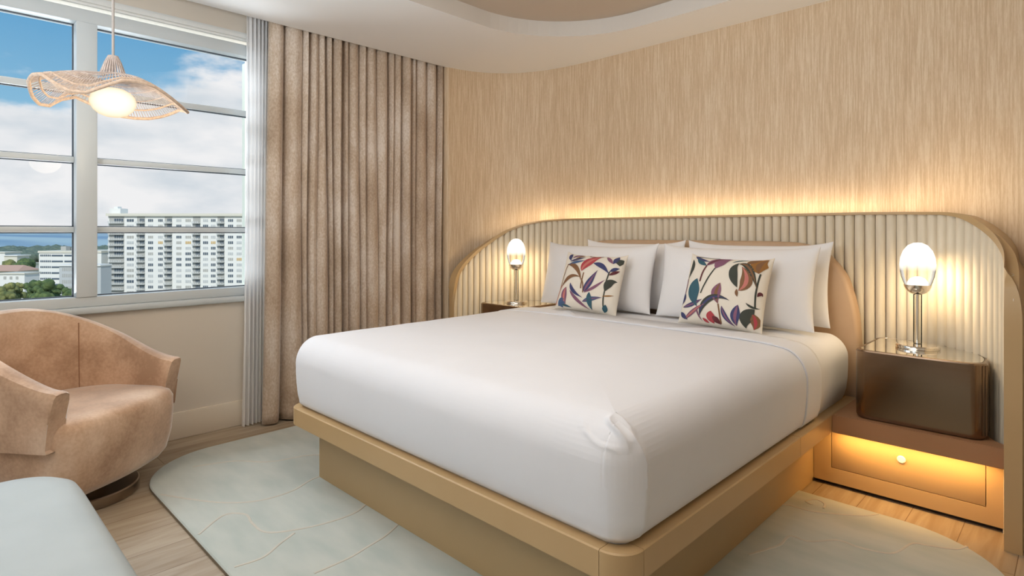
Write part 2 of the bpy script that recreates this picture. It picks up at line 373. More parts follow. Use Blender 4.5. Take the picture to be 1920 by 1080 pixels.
wpart('window_sill', GX-.05, XW+.035, WY0, WY1+.02, Z0-.095, Z0-.056, bev=.012)
# rolled blind housing / casing above
bm = bmesh.new()
box(bm, XW-.02, XW+.02, WY0, WY1+.35, Z1+.10, Z1+.155)
bmesh.ops.bevel(bm, geom=bm.edges[:], offset=.015, segments=3, affect='EDGES')
mobj('trim_1', bm, pmat('trim_paint', lin(222, 224, 222), .5)[0], smooth=.5, kind='structure')
# exterior jamb seen through the right of the pane
boxobj('trim_2', GX-.20, GX-.052, WY1+.028, WY1+.12, Z0-.05, Z1+.02, pmat('jamb_paint', lin(165, 170, 158), .6)[0], kind='structure')

# ================================================================== headboard
XR, XL, YB, YF, EA, EB = -.235, -3.645, 3.68, 3.04, .68, .64
def plan_pts(n=60):
    P = []
    for i in range(n): th = PI/2*(1-i/n); P.append((XR-EA+EA*math.sin(th), YF+EB*math.cos(th)))
    for i in range(n): P.append((XR-EA+(XL+EA-XR+EA)*i/n, YB))
    for i in range(n+1): th = PI/2*i/n; P.append((XL+EA-EA*math.sin(th), YF+EB*math.cos(th)))
    return P
PP = plan_pts(); PU = [0]
for p, q in zip(PP, PP[1:]): PU.append(PU[-1]+math.hypot(q[0]-p[0], q[1]-p[1]))
UT = PU[-1]
def plan_at(u):
    """point and normal (towards the bed) on the plan curve; beyond the ends it runs outwards along x"""
    if u < 0: return (XR-u, YF, 0, -1)
    if u > UT: return (XL-(u-UT), YF, 0, -1)
    for i in range(len(PU)-1):
        if PU[i+1] >= u:
            t_ = (u-PU[i])/(PU[i+1]-PU[i]); p, q = PP[i], PP[i+1]
            dx, dy = q[0]-p[0], q[1]-p[1]; L = math.hypot(dx, dy)
            return (p[0]+dx*t_, p[1]+dy*t_, dy/L*-1 if False else -dy/L*-1, -dx/L*-1) if False else (p[0]+dx*t_, p[1]+dy*t_, -dy/L, dx/L)
    return (PP[-1][0], PP[-1][1], 0, -1)
RT = [(0, 0), (0.0001, .99), (.012, 1.045), (.046, 1.099), (.129, 1.165), (.273, 1.238), (.401, 1.297), (.504, 1.340), (.6, 1.358), (.8, 1.366), (1.0, 1.37)]
LT = [(0, 0), (.0001, .70), (.02, .777), (.045, .895), (.075, .952), (.141, 1.024), (.246, 1.115), (.384, 1.212), (.496, 1.283), (.631, 1.332), (.793, 1.36), (1.0, 1.37)]
def ztop(u): 
    return interp(RT, u) if u < UT/2 else interp(LT, UT-u)
hb = empty('headboard', (-1.94, YB, 0), 'wide curved headboard of upright beige rolls in a thin tan rim', 'headboard')
def keep(o, root):
    o.parent = root; o.matrix_parent_inverse = Matrix.Translation(root.location).inverted() if root.rotation_euler.z == 0 else root.matrix_basis.inverted(); return o
# flutes
bm = bmesh.new(); pitch = .0500; nf = int(UT/pitch); pitch = UT/nf
for k in range(nf):
    u0 = k*pitch
    cols = []
    for j in range(9):
        a_ = j/8; u = u0+.0012+a_*(pitch-.0024)
        x, y, nx, ny = plan_at(min(max(u, .0005), UT-.0005)); d = .021*math.sqrt(max(0, 1-(2*a_-1)**2))
        d -= .030
        cols.append((x+nx*d, y+ny*d, ztop(min(max(u, .004), UT-.004))-.001))
    # normals point towards the bed
    bot = [bm.verts.new((c[0], c[1], .0)) for c in cols]; tp = [bm.verts.new(c) for c in cols]
    for j in range(8): bm.faces.new((bot[j], bot[j+1], tp[j+1], tp[j]))
o = mobj('fluted_panel', bm, M['flute'], smooth=1.2); keep(o, hb)
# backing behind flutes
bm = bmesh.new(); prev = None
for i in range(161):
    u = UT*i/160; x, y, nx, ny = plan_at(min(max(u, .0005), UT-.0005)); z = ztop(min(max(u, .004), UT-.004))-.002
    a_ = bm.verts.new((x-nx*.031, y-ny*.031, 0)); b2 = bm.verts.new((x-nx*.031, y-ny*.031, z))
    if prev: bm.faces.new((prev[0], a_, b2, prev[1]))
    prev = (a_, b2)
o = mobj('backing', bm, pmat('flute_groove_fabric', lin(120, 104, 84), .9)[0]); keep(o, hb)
# rim: inner curve -> outer curve -> back to wall
def rim_curves():
    I, Oo = [], []
    seq = [(0, 0.0), (0, .5), (0, .95)] + [(u, z) for u, z in RT[2:]] + [(UT/2, 1.37)] + [(UT-u, z) for u, z in LT[:1:-1]] + [(UT, .70), (UT, .4), (UT, 0.0)]
    # resample smooth
    dens = []
    for (a0, b0), (a1, b1) in zip(seq, seq[1:]):
        L = math.hypot(a1-a0, b1-b0); m_ = max(1, int(L/.02))
        for k in range(m_): dens.append((a0+(a1-a0)*k/m_, b0+(b1-b0)*k/m_))
    dens.append(seq[-1])
    for _ in range(3):
        d2 = dens[:]
        for i in range(1, len(dens)-1):
            if dens[i][1] > .6: d2[i] = ((dens[i-1][0]+2*dens[i][0]+dens[i+1][0])/4, (dens[i-1][1]+2*dens[i][1]+dens[i+1][1])/4)
        dens = d2
    for i, (u, z) in enumerate(dens):
        a_ = dens[max(0, i-1)]; c_ = dens[min(len(dens)-1, i+1)]
        du, dz = c_[0]-a_[0], c_[1]-a_[1]; L = math.hypot(du, dz) or 1
        nu, nz_ = -dz/L, du/L            # outward
        side = abs(nu)
        wd = .013+((.043 if u < UT/2 else .014)*sm(side*1.1))
        I.append((u, z)); Oo.append((u+nu*wd, z+nz_*wd))
    return I, Oo
I, Oo = rim_curves()
bm = bmesh.new(); R0, R1, R2, R3, RB = [], [], [], [], []
for (u, z), (uo, zo) in zip(I, Oo):
    x, y, nx, ny = plan_at(u); k = .022
    z = max(z, 0); zo = max(zo, 0)
    f = (x, y, z)
    xo, yo, nxo, nyo = plan_at(uo)
    fo = (xo, yo, zo)
    x_, y_, nx_, ny_ = plan_at(min(max(u, .0005), UT-.0005)); R0.append((x_-nx_*.045, y_-ny_*.045, z)); R1.append(f); R2.append(fo)
    if xo > -.9: xb = max(xo, -.6+(xo+.6)*1.0)
    R3.append((xo, YW-.004, zo) if uo < UT*.6 else (xo-nxo*.075, yo-nyo*.075, zo)) if 0 <= uo <= UT else R3.append((xo, YW-.004, zo) if uo < 0 else (XL-.075, YF+.012, zo))
for ra, rb in ((R0, R1), (R1, R2), (R2, R3)):
    A_ = [bm.verts.new(p) for p in ra]; B_ = [bm.verts.new(p) for p in rb]
    for i in range(len(A_)-1): 
        try: bm.faces.new((A_[i], A_[i+1], B_[i+1], B_[i]))
        except ValueError: pass
o = mobj('rim', bm, M['lacquer'], smooth=.5); keep(o, hb)
# upholstered centre panel
bm = bmesh.new()
xc, hw, zt = -1.90, 1.022, 1.218
half = [(hw, .30), (hw, .68), (hw-.018, .855), (hw-.058, 1.0), (hw-.085, 1.055), (hw-.165, 1.155), (hw-.26, 1.198), (hw-.35, 1.215), (hw-.55, zt)]
dens = []
for (a0, b0), (a1, b1) in zip(half, half[1:]):
    for k in range(6): dens.append((a0+(a1-a0)*k/6, b0+(b1-b0)*k/6))
dens.append(half[-1])
for _ in range(8): dens = [dens[0]]+[((p[0]+2*q[0]+r_[0])/4, (p[1]+2*q[1]+r_[1])/4) for p, q, r_ in zip(dens, dens[1:], dens[2:])]+[dens[-1]]
outl = [(xc+a_, z) for a_, z in dens]+[(xc-a_, z) for a_, z in dens[::-1]]
def inset_ring(d, y):
    return [(xc+(x-xc)*(1-d/hw), y, .30+(z-.30)*(1-d/.9)) for x, z in outl]
loft(bm, [inset_ring(0, 3.655), inset_ring(0, 3.60), inset_ring(.006, 3.587), inset_ring(.02, 3.58), inset_ring(.2, 3.577)])
o = mobj('upholstered_panel', bm, M['panel'], smooth=.8, label='smooth taupe upholstered panel'); keep(o, hb)

# ================================================================== bed
bed = empty('platform_bed', (-1.9, 2.4, 0), 'king bed platform of tan lacquer on a recessed plinth', 'bed')
FX0, FX1, FY0, FY1, FZ0, FZ1 = -2.95, -.889, 1.345, 3.57, .292, .378
bm = bmesh.new(); box(bm, -2.80, -.995, 1.443, 3.5, .0205, FZ0); box(bm, -2.795, -1.0, 3.01, 3.49, 0, .0205); o = mobj('plinth', bm, M['lacquer2']); keep(o, bed)
def rail(name, x0, x1, y0, y1, clip):
    bm = bmesh.new()
    prof_o = [(x, y) for x, y in rrect(FX0, FX1, FY0, FY1, 0, 10, (.085, .005, .005, .085))]
    prof_i = [(x, y) for x, y in rrect(FX0+.05, FX1-.05, FY0+.05, FY1-.01, 0, 10, (.045, .005, .005, .045))]
    rings = []
    for ins, z in ((0, FZ0), (0, FZ1-.004), (.004, FZ1)):
        rings.append([(x+(1 if x < -1.9 else -1)*ins, y+(ins if y < 2.4 else 0), z) for x, y in prof_o])
    rings.append([(x, y, FZ1) for x, y in prof_i]); rings.append([(x, y, FZ0) for x, y in prof_i])
    loft(bm, rings+[rings[0]], cap0=False, cap1=False)
    bmesh.ops.remove_doubles(bm, verts=bm.verts, dist=1e-5)
    for pco, pno in clip:
        g = bm.verts[:]+bm.edges[:]+bm.faces[:]
        r_ = bmesh.ops.bisect_plane(bm, geom=g, plane_co=pco, plane_no=pno, clear_outer=True)
        ed = [e for e in r_['geom_cut'] if isinstance(e, bmesh.types.BMEdge)]
        bmesh.ops.holes_fill(bm, edges=ed, sides=8)
    o = mobj(name, bm, M['lacquer'], smooth=.5); return keep(o, bed)
g_ = .0009
xs0, xs1, yc = FX0+.09, FX1-.09, FY0+.09
rail('foot_rail', 0, 0, 0, 0, [((xs0+g_, 0, 0), (-1, 0, 0)), ((xs1-g_, 0, 0), (1, 0, 0)), ((0, 2.4, 0), (0, 1, 0))])
rail('corner_block', 0, 0, 0, 0, [((xs1+g_, 0, 0), (-1, 0, 0)), ((0, yc-g_, 0), (0, 1, 0))])
rail('corner_block', 0, 0, 0, 0, [((xs0-g_, 0, 0), (1, 0, 0)), ((0, yc-g_, 0), (0, 1, 0))])
for s_, xx in ((1, 0), (-1, 0)):
    rail('side_rail', 0, 0, 0, 0, [((-1.9, 0, 0), (-s_, 0, 0)), ((0, yc+g_, 0), (0, -1, 0)), ((0, 2.70-g_, 0), (0, 1, 0))])
    rail('side_rail', 0, 0, 0, 0, [((-1.9, 0, 0), (-s_, 0, 0)), ((0, 2.70+g_, 0), (0, -1, 0)), ((0, 3.56, 0), (0, 1, 0))])
o = boxobj('bed_deck', FX0+.05, FX1-.05, FY0+.05, 3.55, FZ0, FZ1-.012, M['dark'], bev=0); keep(o, bed)

# mattress
MX0, MX1, MY0, MY1, MZ0, MZ1 = -2.925, -.925, 1.380, 3.54, FZ1-.0115, .728
prof = [(.006, MZ0), (-.010, .40), (-.020, .44), (-.026, .50), (-.028, .555)]+[(-.028+.125*(1-math.cos(math.radians(a_))), .60+.126*math.sin(math.radians(a_))) for a_ in range(0, 86, 7)]+[(.125, .731), (.18, .735), (.28, .739), (.5, .742)]
bm = bmesh.new(); rslab(bm, MX0+.012, MX1-.012, MY0+.012, MY1, .11, prof, 10, rs=(.06, .06, .06, .06))
mobj('mattress', bm, M['sheet2'], smooth=1.0, label='thick king mattress in a white fitted sheet on the tan bed platform', cat='mattress')
# sheet laid over mattress
def cover(y_end, off):
    bm = bmesh.new()
    p2 = [(i_-off, z+off*sm((z-.60)/.12)) for i_, z in prof]
    p2[0] = (.004-off, FZ1+.008); 
    NR = 28
    rings = []
    pl = []
    for (a0, b0), (a1, b1) in zip(p2, p2[1:]):
        for k in range(2): pl.append((a0+(a1-a0)*k/3, b0+(b1-b0)*k/3))
    pl.append(p2[-1]); pl += [(.7, .743+off), (.96, .744+off)]
    for ins, z in pl:
        rs = [max(.002, c-ins) if ins > 0 else c-ins for c in (.06, .06, .06, .06)]
        base = rrect(MX0+.012+ins, MX1-.012-ins, MY0+.012+ins, MY1-ins, 0, 10, rs)
        ring = []
        for i in range(len(base)):
            a_, b2 = base[i], base[(i+1) % len(base)]
            L = math.hypot(b2[0]-a_[0], b2[1]-a_[1]); ring.append((a_[0], a_[1], z))
            if i % 11 == 10:
                for k in range(1, 40): ring.append((a_[0]+(b2[0]-a_[0])*k/40, a_[1]+(b2[1]-a_[1])*k/40, z))
        rings.append(ring)
    loft(bm, rings, cap0=False)
    g = bm.verts[:]+bm.edges[:]+bm.faces[:]
    bmesh.ops.bisect_plane(bm, geom=g, plane_co=(0, y_end, 0), plane_no=(0, 1, 0), clear_outer=True)
    return bm
bm = cover(3.0, .008)
for v in bm.verts:
    c = v.co
    d = .0035*(mnoise.noise(Vector((c.x*2.2, c.y*2.2, c.z*3)))+.5*mnoise.noise(Vector((c.x*6, c.y*6, c.z*6))))
    n_ = Vector((0, 0, 1)) if c.z > .72 else Vector((c.x+1.9, c.y-2.5, 0)).normalized()
    v.co = c+n_*(d if c.z > FZ1+.03 else 0)
# gathered fold of the tucked sheet at the near foot corner
cx, cy = MX1, MY0
for rad_ in (.24, .17, .12):
    ed = [e for e in bm.edges if all((v.co-Vector((cx-.02, cy+.03, v.co.z))).length < rad_ for v in e.verts) and max(v.co.z for v in e.verts) > (.40 if rad_ > .2 else .55)]
    bmesh.ops.subdivide_edges(bm, edges=ed, cuts=1, use_grid_fill=True)
for v in bm.verts:
    c = v.co
    if (Vector((c.x, c.y))-Vector((cx, cy))).length > .3 or c.z < FZ1+.012: continue
    # crease running down the side just round the corner
    if c.x > cx-.05 and c.z < .725:
        yl = cy+.074-.02*sm((c.z-.6)/.12); dy = c.y-yl; fade = sm((c.z-.385)/.05)*sm((.735-c.z)/.06)
        d = .021*(math.exp(-abs(dy)/.008) if dy > 0 else math.exp(-abs(dy)/.045))*fade
        v.co = c+Vector((.8, -.5, 0))*d
    # crumpled gather at the top of the corner
    p_ = Vector((cx-.05, cy+.02, .70)); q_ = (c-p_); r_ = math.sqrt((q_.x/.12)**2+(q_.y/.07)**2+(q_.z/.06)**2)
    if r_ < 1:
        nn = (1-min(1, abs(mnoise.noise(Vector((c.x*7+c.y*14, c.y*12-c.x*4, c.z*13+3))))*3.0))**2*.9-.2
        v.co = v.co+Vector((.25, -.55, .8))*(.017*nn*(1-r_*r_))
bed_sheet = mobj('bed_sheet', bm, M['sheet'], smooth=1.1, label='smooth white top sheet drawn over the mattress to its foot', cat='sheet')
sd = bed_sheet.modifiers.new('s', 'SOLIDIFY'); sd.thickness = .004; sd.offset = 1
# turned-down hem, a double layer
bm = cover(3.0, .0125)
g = bm.verts[:]+bm.edges[:]+bm.faces[:]
bmesh.ops.bisect_plane(bm, geom=g, plane_co=(0, 2.80, 0), plane_no=(0, -1, 0), clear_outer=True)
o = mobj('hem', bm, M['sheet'], smooth=1.1); o.parent = bed_sheet; sd = o.modifiers.new('s', 'SOLIDIFY'); sd.thickness = .004; sd.offset = 1

# ------------------------------------------------------------------ pillows
def pillow_mesh(W, Hh, T, seed=0, n=26, flange=0, crush=.0):
    bm = bmesh.new(); grid = {}
    def pt(u, v, s):
        # u,v in -1..1
        x = u*W/2; y = v*Hh/2
        # pinch sides: edges bow inward, corners stick out
        x *= 1-.05*(1-v*v)*abs(u)**3; y *= 1-(.13 if v > 0 else .03)*(1-u**4)*abs(v)**3
        uu, vv = min(1, abs(u)), min(1, abs(v))
        t_ = T/2*((1-uu**2.6)**.55)*((1-vv**2.6)**.55)
        nn = mnoise.noise(Vector((u*1.7+seed, v*1.7, s*3.1)))*.012+mnoise.noise(Vector((u*4+seed, v*4, s*2)))*.004
        e = (1-uu**4)*(1-vv**4)
        return Vector((x, y, s*(t_+nn*e)))
    for s in (1, -1):
        for i in range(n+1):
            for j in range(n+1):
                u = math.sin((i/n*2-1)*PI/2*.999); v = math.sin((j/n*2-1)*PI/2*.999)
                if s == -1 and (i in (0, n) or j in (0, n)): grid[s, i, j] = grid[1, i, j]; continue
                grid[s, i, j] = bm.verts.new(pt(u, v, s))
        for i in range(n):
            for j in range(n):
                q = [grid[s, i, j], grid[s, i+1, j], grid[s, i+1, j+1], grid[s, i, j+1]]
                if s == -1: q.reverse()
                bm.faces.new(q)
    return bm, pt
def place(o, base, tilt, yaw, roll=0):
    """stand the pillow on its lower edge at base, leaning back by tilt, facing -Y turned by yaw"""
    Mx = Matrix.Translation(base) @ Matrix.Rotation(yaw, 4, 'Z') @ Matrix.Rotation(PI/2-tilt, 4, 'X') @ Matrix.Rotation(roll, 4, 'Z')
    o.matrix_world = Mx; return o
def white_pillow(x, y, W, Hh, T, tilt, yaw, seed, label, roll=0, z=.749):
    bm, pt = pillow_mesh(W, Hh, T, seed)
    bmesh.ops.translate(bm, verts=bm.verts, vec=(0, Hh/2, 0))
    o = mobj('pillow', bm, M['pillow'], smooth=1.2, label=label, cat='pillow', group='white bed pillows')
    return place(o, Vector((x, y, z)), tilt, yaw, roll)
PW = [(-2.27, 3.47, .80, .475, .13, .12, 0, 1, 'white pillow at the back on the window side, against the taupe panel'),
      (-1.42, 3.47, .86, .475, .13, .12, 0, 5, 'white pillow at the back on the nightstand side, against the taupe panel'),
      (-2.44, 3.26, .93, .465, .20, .24, 0, 9, 'white pillow behind the bird-of-paradise print cushion on the window side'),
      (-1.47, 3.26, .93, .465, .20, .24, 0, 13, 'white pillow behind the tulip print cushion on the nightstand side')]
for p in PW: white_pillow(*p)

# ------------------------------------------------------------------ printed cushions
pc = {}
def fabric(name, *c):
    if name not in pc: pc[name] = pmat(name, lin(*c), .8)[0]
    return pc[name]
COL = [fabric('cushion_cream', 232, 224, 210), fabric('print_navy', 62, 66, 108), fabric('print_teal', 52, 92, 106), fabric('print_red', 176, 66, 74),
       fabric('print_mauve', 132, 88, 112), fabric('print_brown', 128, 92, 62), fabric('print_olive', 62, 66, 58), fabric('print_ochre', 150, 104, 50), fabric('print_maroon', 96, 44, 50),
       fabric('print_blue', 70, 94, 130), fabric('print_pink', 196, 120, 110)]
NAVY, TEAL, RED, MAUVE, BROWN, OLIVE, OCHRE, MAROON, BLUE, PINK = range(1, 11)
def leaf(bm, pt, W, Hh, P, wd, mi, n=14, kind=0, mi2=None):
    """P: quadratic bezier (3 points) in 0..1 pillow coordinates (v up), wd: max width in same units"""
    (x0, y0), (x1, y1), (x2, y2) = P
    prevv = None
    for k in range(n+1):
        t_ = k/n
        x = (1-t_)**2*x0+2*t_*(1-t_)*x1+t_*t_*x2; y = (1-t_)**2*y0+2*t_*(1-t_)*y1+t_*t_*y2
        dx = 2*(1-t_)*(x1-x0)+2*t_*(x2-x1); dy = 2*(1-t_)*(y1-y0)+2*t_*(y2-y1); L = math.hypot(dx, dy) or 1
        if kind == 0: ww = 1.12*wd*math.sin(PI*t_**.85)**1.0
        elif kind == 1: ww = wd*1.4        # stem
        else: ww = wd*math.sin(PI*min(1, t_**.6*1.0))**.7
        ww = max(ww, .0015)
        row = []
        for s_ in (-1, -.66, -.33, 0, .33, .66, 1):
            px, py = x-dy/L*ww/2*s_, y+dx/L*ww/2*s_
            u = max(-.97, min(.97, px*2-1)); v = max(-.97, min(.97, py*2-1))
            q = pt(u, v, 1); q.z += .0020+(.0006 if kind != 1 else 0)
            row.append(bm.verts.new((q.x, q.y+Hh/2, q.z)))
        if prevv:
            for a_ in range(6):
                f = bm.faces.new((prevv[a_], prevv[a_+1], row[a_+1], row[a_])); f.material_index = (mi2 if (mi2 and a_ in (2, 3)) else mi)
        prevv = row
def cushion(x, y, W, Hh, T, tilt, yaw, seed, label, leaves, roll=0):
    bm, pt = pillow_mesh(W, Hh, T, seed, 30)
    bmesh.ops.translate(bm, verts=bm.verts, vec=(0, Hh/2, 0))
    for L in leaves:
        P, wd, mi = L[:3]; kind = L[3] if len(L) > 3 else 0; mi2 = L[4] if len(L) > 4 else None
        leaf(bm, pt, W, Hh, P, wd, mi, kind=kind, mi2=mi2)
    o = mobj('throw_pillow', bm, COL, smooth=1.2, label=label, cat='cushion', group='leaf print cushions')
    return place(o, Vector((x, y, .752)), tilt, yaw, roll)
# window side: narrow bird-of-paradise leaves
LL = [(((.13, .98), (.10, .88), (.16, .82)), .07, NAVY), (((.18, .86), (.24, .97), (.36, .95)), .04, MAUVE), (((.22, .80), (.30, .93), (.38, .93)), .035, BROWN), (((.14, .80), (.28, .84), (.40, .90)), .035, NAVY),
      (((.12, .74), (.26, .78), (.42, .83)), .045, BLUE), (((.10, .74), (.34, .76), (.44, .46)), .065, BROWN), (((.44, .50), (.50, .38), (.50, .28)), .012, BROWN, 1),
      (((.08, .30), (.06, .5), (.12, .74)), .012, BROWN, 1), (((.10, .36), (.20, .60), (.42, .52)), .055, BROWN), (((.03, .06), (.04, .22), (.10, .38)), .012, PINK, 1),
      (((.42, .62), (.44, .84), (.64, .93)), .135, RED, 0, PINK), (((.46, .60), (.44, .45), (.46, .34)), .012, BROWN, 1), (((.56, .78), (.68, .80), (.84, .62)), .075, NAVY),
      (((.52, .29), (.54, .42), (.66, .66)), .085, NAVY, 0, MAUVE), (((.52, .28), (.66, .38), (.80, .52)), .04, MAUVE), (((.72, .96), (.80, .86), (.86, .80)), .05, MAUVE), (((.90, .96), (.88, .88), (.86, .80)), .07, NAVY),
      (((.83, .10), (.80, .40), (.84, .66)), .014, OLIVE, 1), (((.84, .66), (.90, .72), (.96, .74)), .05, NAVY), (((.84, .60), (.92, .66), (.97, .70)), .045, MAROON), (((.82, .34), (.84, .52), (.97, .52)), .10, OLIVE),
      (((.26, .42), (.30, .28), (.50, .20)), .05, NAVY), (((.20, .35), (.14, .20), (.22, .06)), .10, MAUVE, 0, PINK), (((.28, .30), (.40, .14), (.62, .03)), .045, MAUVE), (((.50, .14), (.62, .20), (.80, .24)), .06, BLUE, 0, MAUVE),
      (((.80, .26), (.88, .28), (.96, .30)), .02, OCHRE), (((.60, .30), (.60, .15), (.66, .03)), .075, TEAL), (((.08, .04), (.18, .16), (.16, .04)), .14, BLUE), (((.14, .06), (.22, .06), (.32, .03)), .03, TEAL), (((.84, .02), (.86, .08), (.86, .14)), .07, TEAL),
      (((.93, .90), (.94, .86), (.95, .78)), .11, OLIVE), (((.44, .95), (.55, .90), (.66, .96)), .015, MAROON, 1)]
cushion(-2.315, 3.02, .46, .41, .15, .38, .12, 21, 'throw cushion with narrow bird-of-paradise leaves, nearer the curtain', LL, roll=-.03)
# nightstand side: tulips
RL = [(((.08, .97), (.16, .90), (.30, .88)), .05, NAVY), (((.12, .92), (.20, .84), (.28, .80)), .06, TEAL), (((.28, .80), (.34, .92), (.50, .96)), .07, MAUVE, 0, MAROON), (((.40, .76), (.42, .90), (.56, .97)), .11, MAUVE),
      (((.28, .80), (.25, .68), (.24, .56)), .014, MAROON, 1), (((.40, .78), (.30, .55), (.28, .40)), .012, OLIVE, 1), (((.06, .90), (.12, .75), (.04, .60)), .05, OLIVE), (((.04, .60), (.05, .50), (.03, .36)), .012, MAUVE, 1), (((.03, .40), (.06, .32), (.02, .24)), .05, NAVY),
      (((.20, .60), (.12, .42), (.26, .22)), .145, TEAL), (((.05, .20), (.20, .24), (.32, .32)), .05, NAVY, 0, MAUVE), (((.10, .04), (.20, .16), (.36, .26)), .05, MAUVE, 0, PINK), (((.03, .14), (.08, .08), (.14, .04)), .05, NAVY),
      (((.50, .56), (.44, .42), (.52, .28)), .105, MAUVE, 0, BROWN), (((.52, .28), (.54, .16), (.56, .04)), .012, BROWN, 1), (((.30, .10), (.36, .46), (.64, .34)), .075, OLIVE, 0, NAVY), (((.26, .24), (.26, .12), (.34, .04)), .02, MAUVE),
      (((.44, .18), (.42, .10), (.48, .03)), .09, RED), (((.46, .12), (.50, .08), (.56, .03)), .06, MAROON), (((.34, .08), (.38, .05), (.42, .03)), .03, RED),
      (((.70, .52), (.56, .74), (.66, .88)), .09, OLIVE), (((.66, .86), (.78, .92), (.92, .52)), .07, OLIVE, 0, BROWN), (((.72, .48), (.86, .62), (.70, .82)), .125, BROWN, 0, PINK), (((.70, .50), (.70, .44), (.72, .40)), .03, BROWN),
      (((.90, .74), (.84, .90), (.96, .97)), .17, OCHRE, 0, BROWN), (((.92, .74), (.90, .50), (.92, .30)), .014, OLIVE, 1), (((.58, .88), (.66, .96), (.78, .97)), .02, TEAL), (((.74, .86), (.80, .96), (.90, .97)), .07, BROWN),
      (((.74, .30), (.70, .14), (.74, .04)), .095, NAVY, 0, MAUVE), (((.56, .26), (.58, .12), (.72, .03)), .05, NAVY, 0, MAUVE), (((.92, .28), (.80, .16), (.84, .03)), .13, OLIVE), (((.90, .22), (.97, .12), (.92, .03)), .10, BROWN, 0, RED), (((.82, .34), (.88, .28), (.97, .30)), .025, OLIVE), (((.93, .44), (.96, .52), (.98, .46)), .04, MAROON),
      (((.40, .97), (.20, .99), (.10, .96)), .016, OLIVE, 1)]
cushion(-1.42, 3.03, .468, .42, .15, .38, .03, 33, 'throw cushion with rounded tulip print in teal, brown and ochre', RL, roll=-.03)

# ================================================================== shelf, drawer front, nightstands
def shelf_unit(mir, label, group='bedside shelf units'):
    X = (lambda x: x) if not mir else (lambda x: -3.88-x)
    r0 = empty('bedside_shelf', (X(-.57), 3.45, 0), label, 'shelf', group)
    def bx(name, x0, x1, *a, mat='lacquer', bev=.003):
        a0, a1 = sorted((X(x0), X(x1))); o = boxobj(name, a0, a1, *a, M[mat], None, bev); return keep(o, r0)
    # shelf top follows the curved headboard at its outer back corner
    bm = bmesh.new()
    pts = [(-.888, 3.139), (XR-.003, 3.139), (XR-.003, 3.20)]
    for k in range(1, 13):
        u = .14+.7*k/12; x, y, nx, ny = plan_at(u); pts.append((x+nx*.016, y+ny*.016))
    pts = [p for p in pts if p[0] > -.888 or p[1] < 3.2]+[(-.888, 3.665)]
    ring = [(X(x), y) for x, y in pts]
    loft(bm, [[(x, y, z) for x, y in ring] for z in (FZ0, FZ1)])
    bmesh.ops.bevel(bm, geom=[e for e in bm.edges if abs(e.verts[0].co.z-e.verts[1].co.z) < 1e-4], offset=.003, segments=2, affect='EDGES')
    o = mobj('shelf_board', bm, M['shelfm'], smooth=.5); keep(o, r0)
    # carcass front with an inset access panel
    bm = bmesh.new()
    for (x0, x1, z0, z1) in ((-.993, -.912, .02, FZ0-.001), (-.306, XR-.008, .02, FZ0-.001), (-.912, -.306, .02, .093)):
        a0, a1 = sorted((X(x0), X(x1))); box(bm, a0, a1, 3.21, 3.30, z0, z1)
    o = mobj('front_frame', bm, M['lacquer']); keep(o, r0)
    bx('access_panel', -.9095, -.3085, 3.2105, 3.28, .0955, FZ0-.001, bev=.0015)
    bx('toe_kick', -.993, XR-.008, 3.235, 3.30, 0, .021, mat='dark', bev=0)
    bm = bmesh.new(); lathe(bm, [(.001, 0), (.016, 0), (.018, .004), (.014, .009), (.001, .010)], 20)
    bmesh.ops.rotate(bm, verts=bm.verts, matrix=Matrix.Rotation(PI/2, 3, 'X')); bmesh.ops.translate(bm, verts=bm.verts, vec=(X(-.614), 3.2105, .215))
    o = mobj('motion_sensor', bm, M['white_plastic'], smooth=.6, label='small round white sensor'); keep(o, r0)
    # LED strip under the shelf, near its front edge
    bx('led_strip', -.87, -.30, 3.150, 3.160, FZ0-.002, FZ0+.002, mat='white_plastic', bev=0)
    return r0
M['led'] = emit('warm_led', (1, .72, .34), 6)
shelf_unit(False, 'floating tan shelf with amber light under it, right of the bed')
shelf_unit(True, 'floating tan shelf beyond the bed on the curtain side, beneath the far nightstand')
def strip(name, loc, tgt, sx, sy, p): return area(name, loc, tgt, sx, sy, p, (1.0, .56, .17))
strip('shelf_led_light', (-.585, 3.152, FZ0-.010), (-.585, 3.19, 0), .60, .012, 1.6)
strip('shelf_led_light', (-3.29, 3.152, FZ0-.010), (-3.29, 3.19, 0), .60, .012, .9)
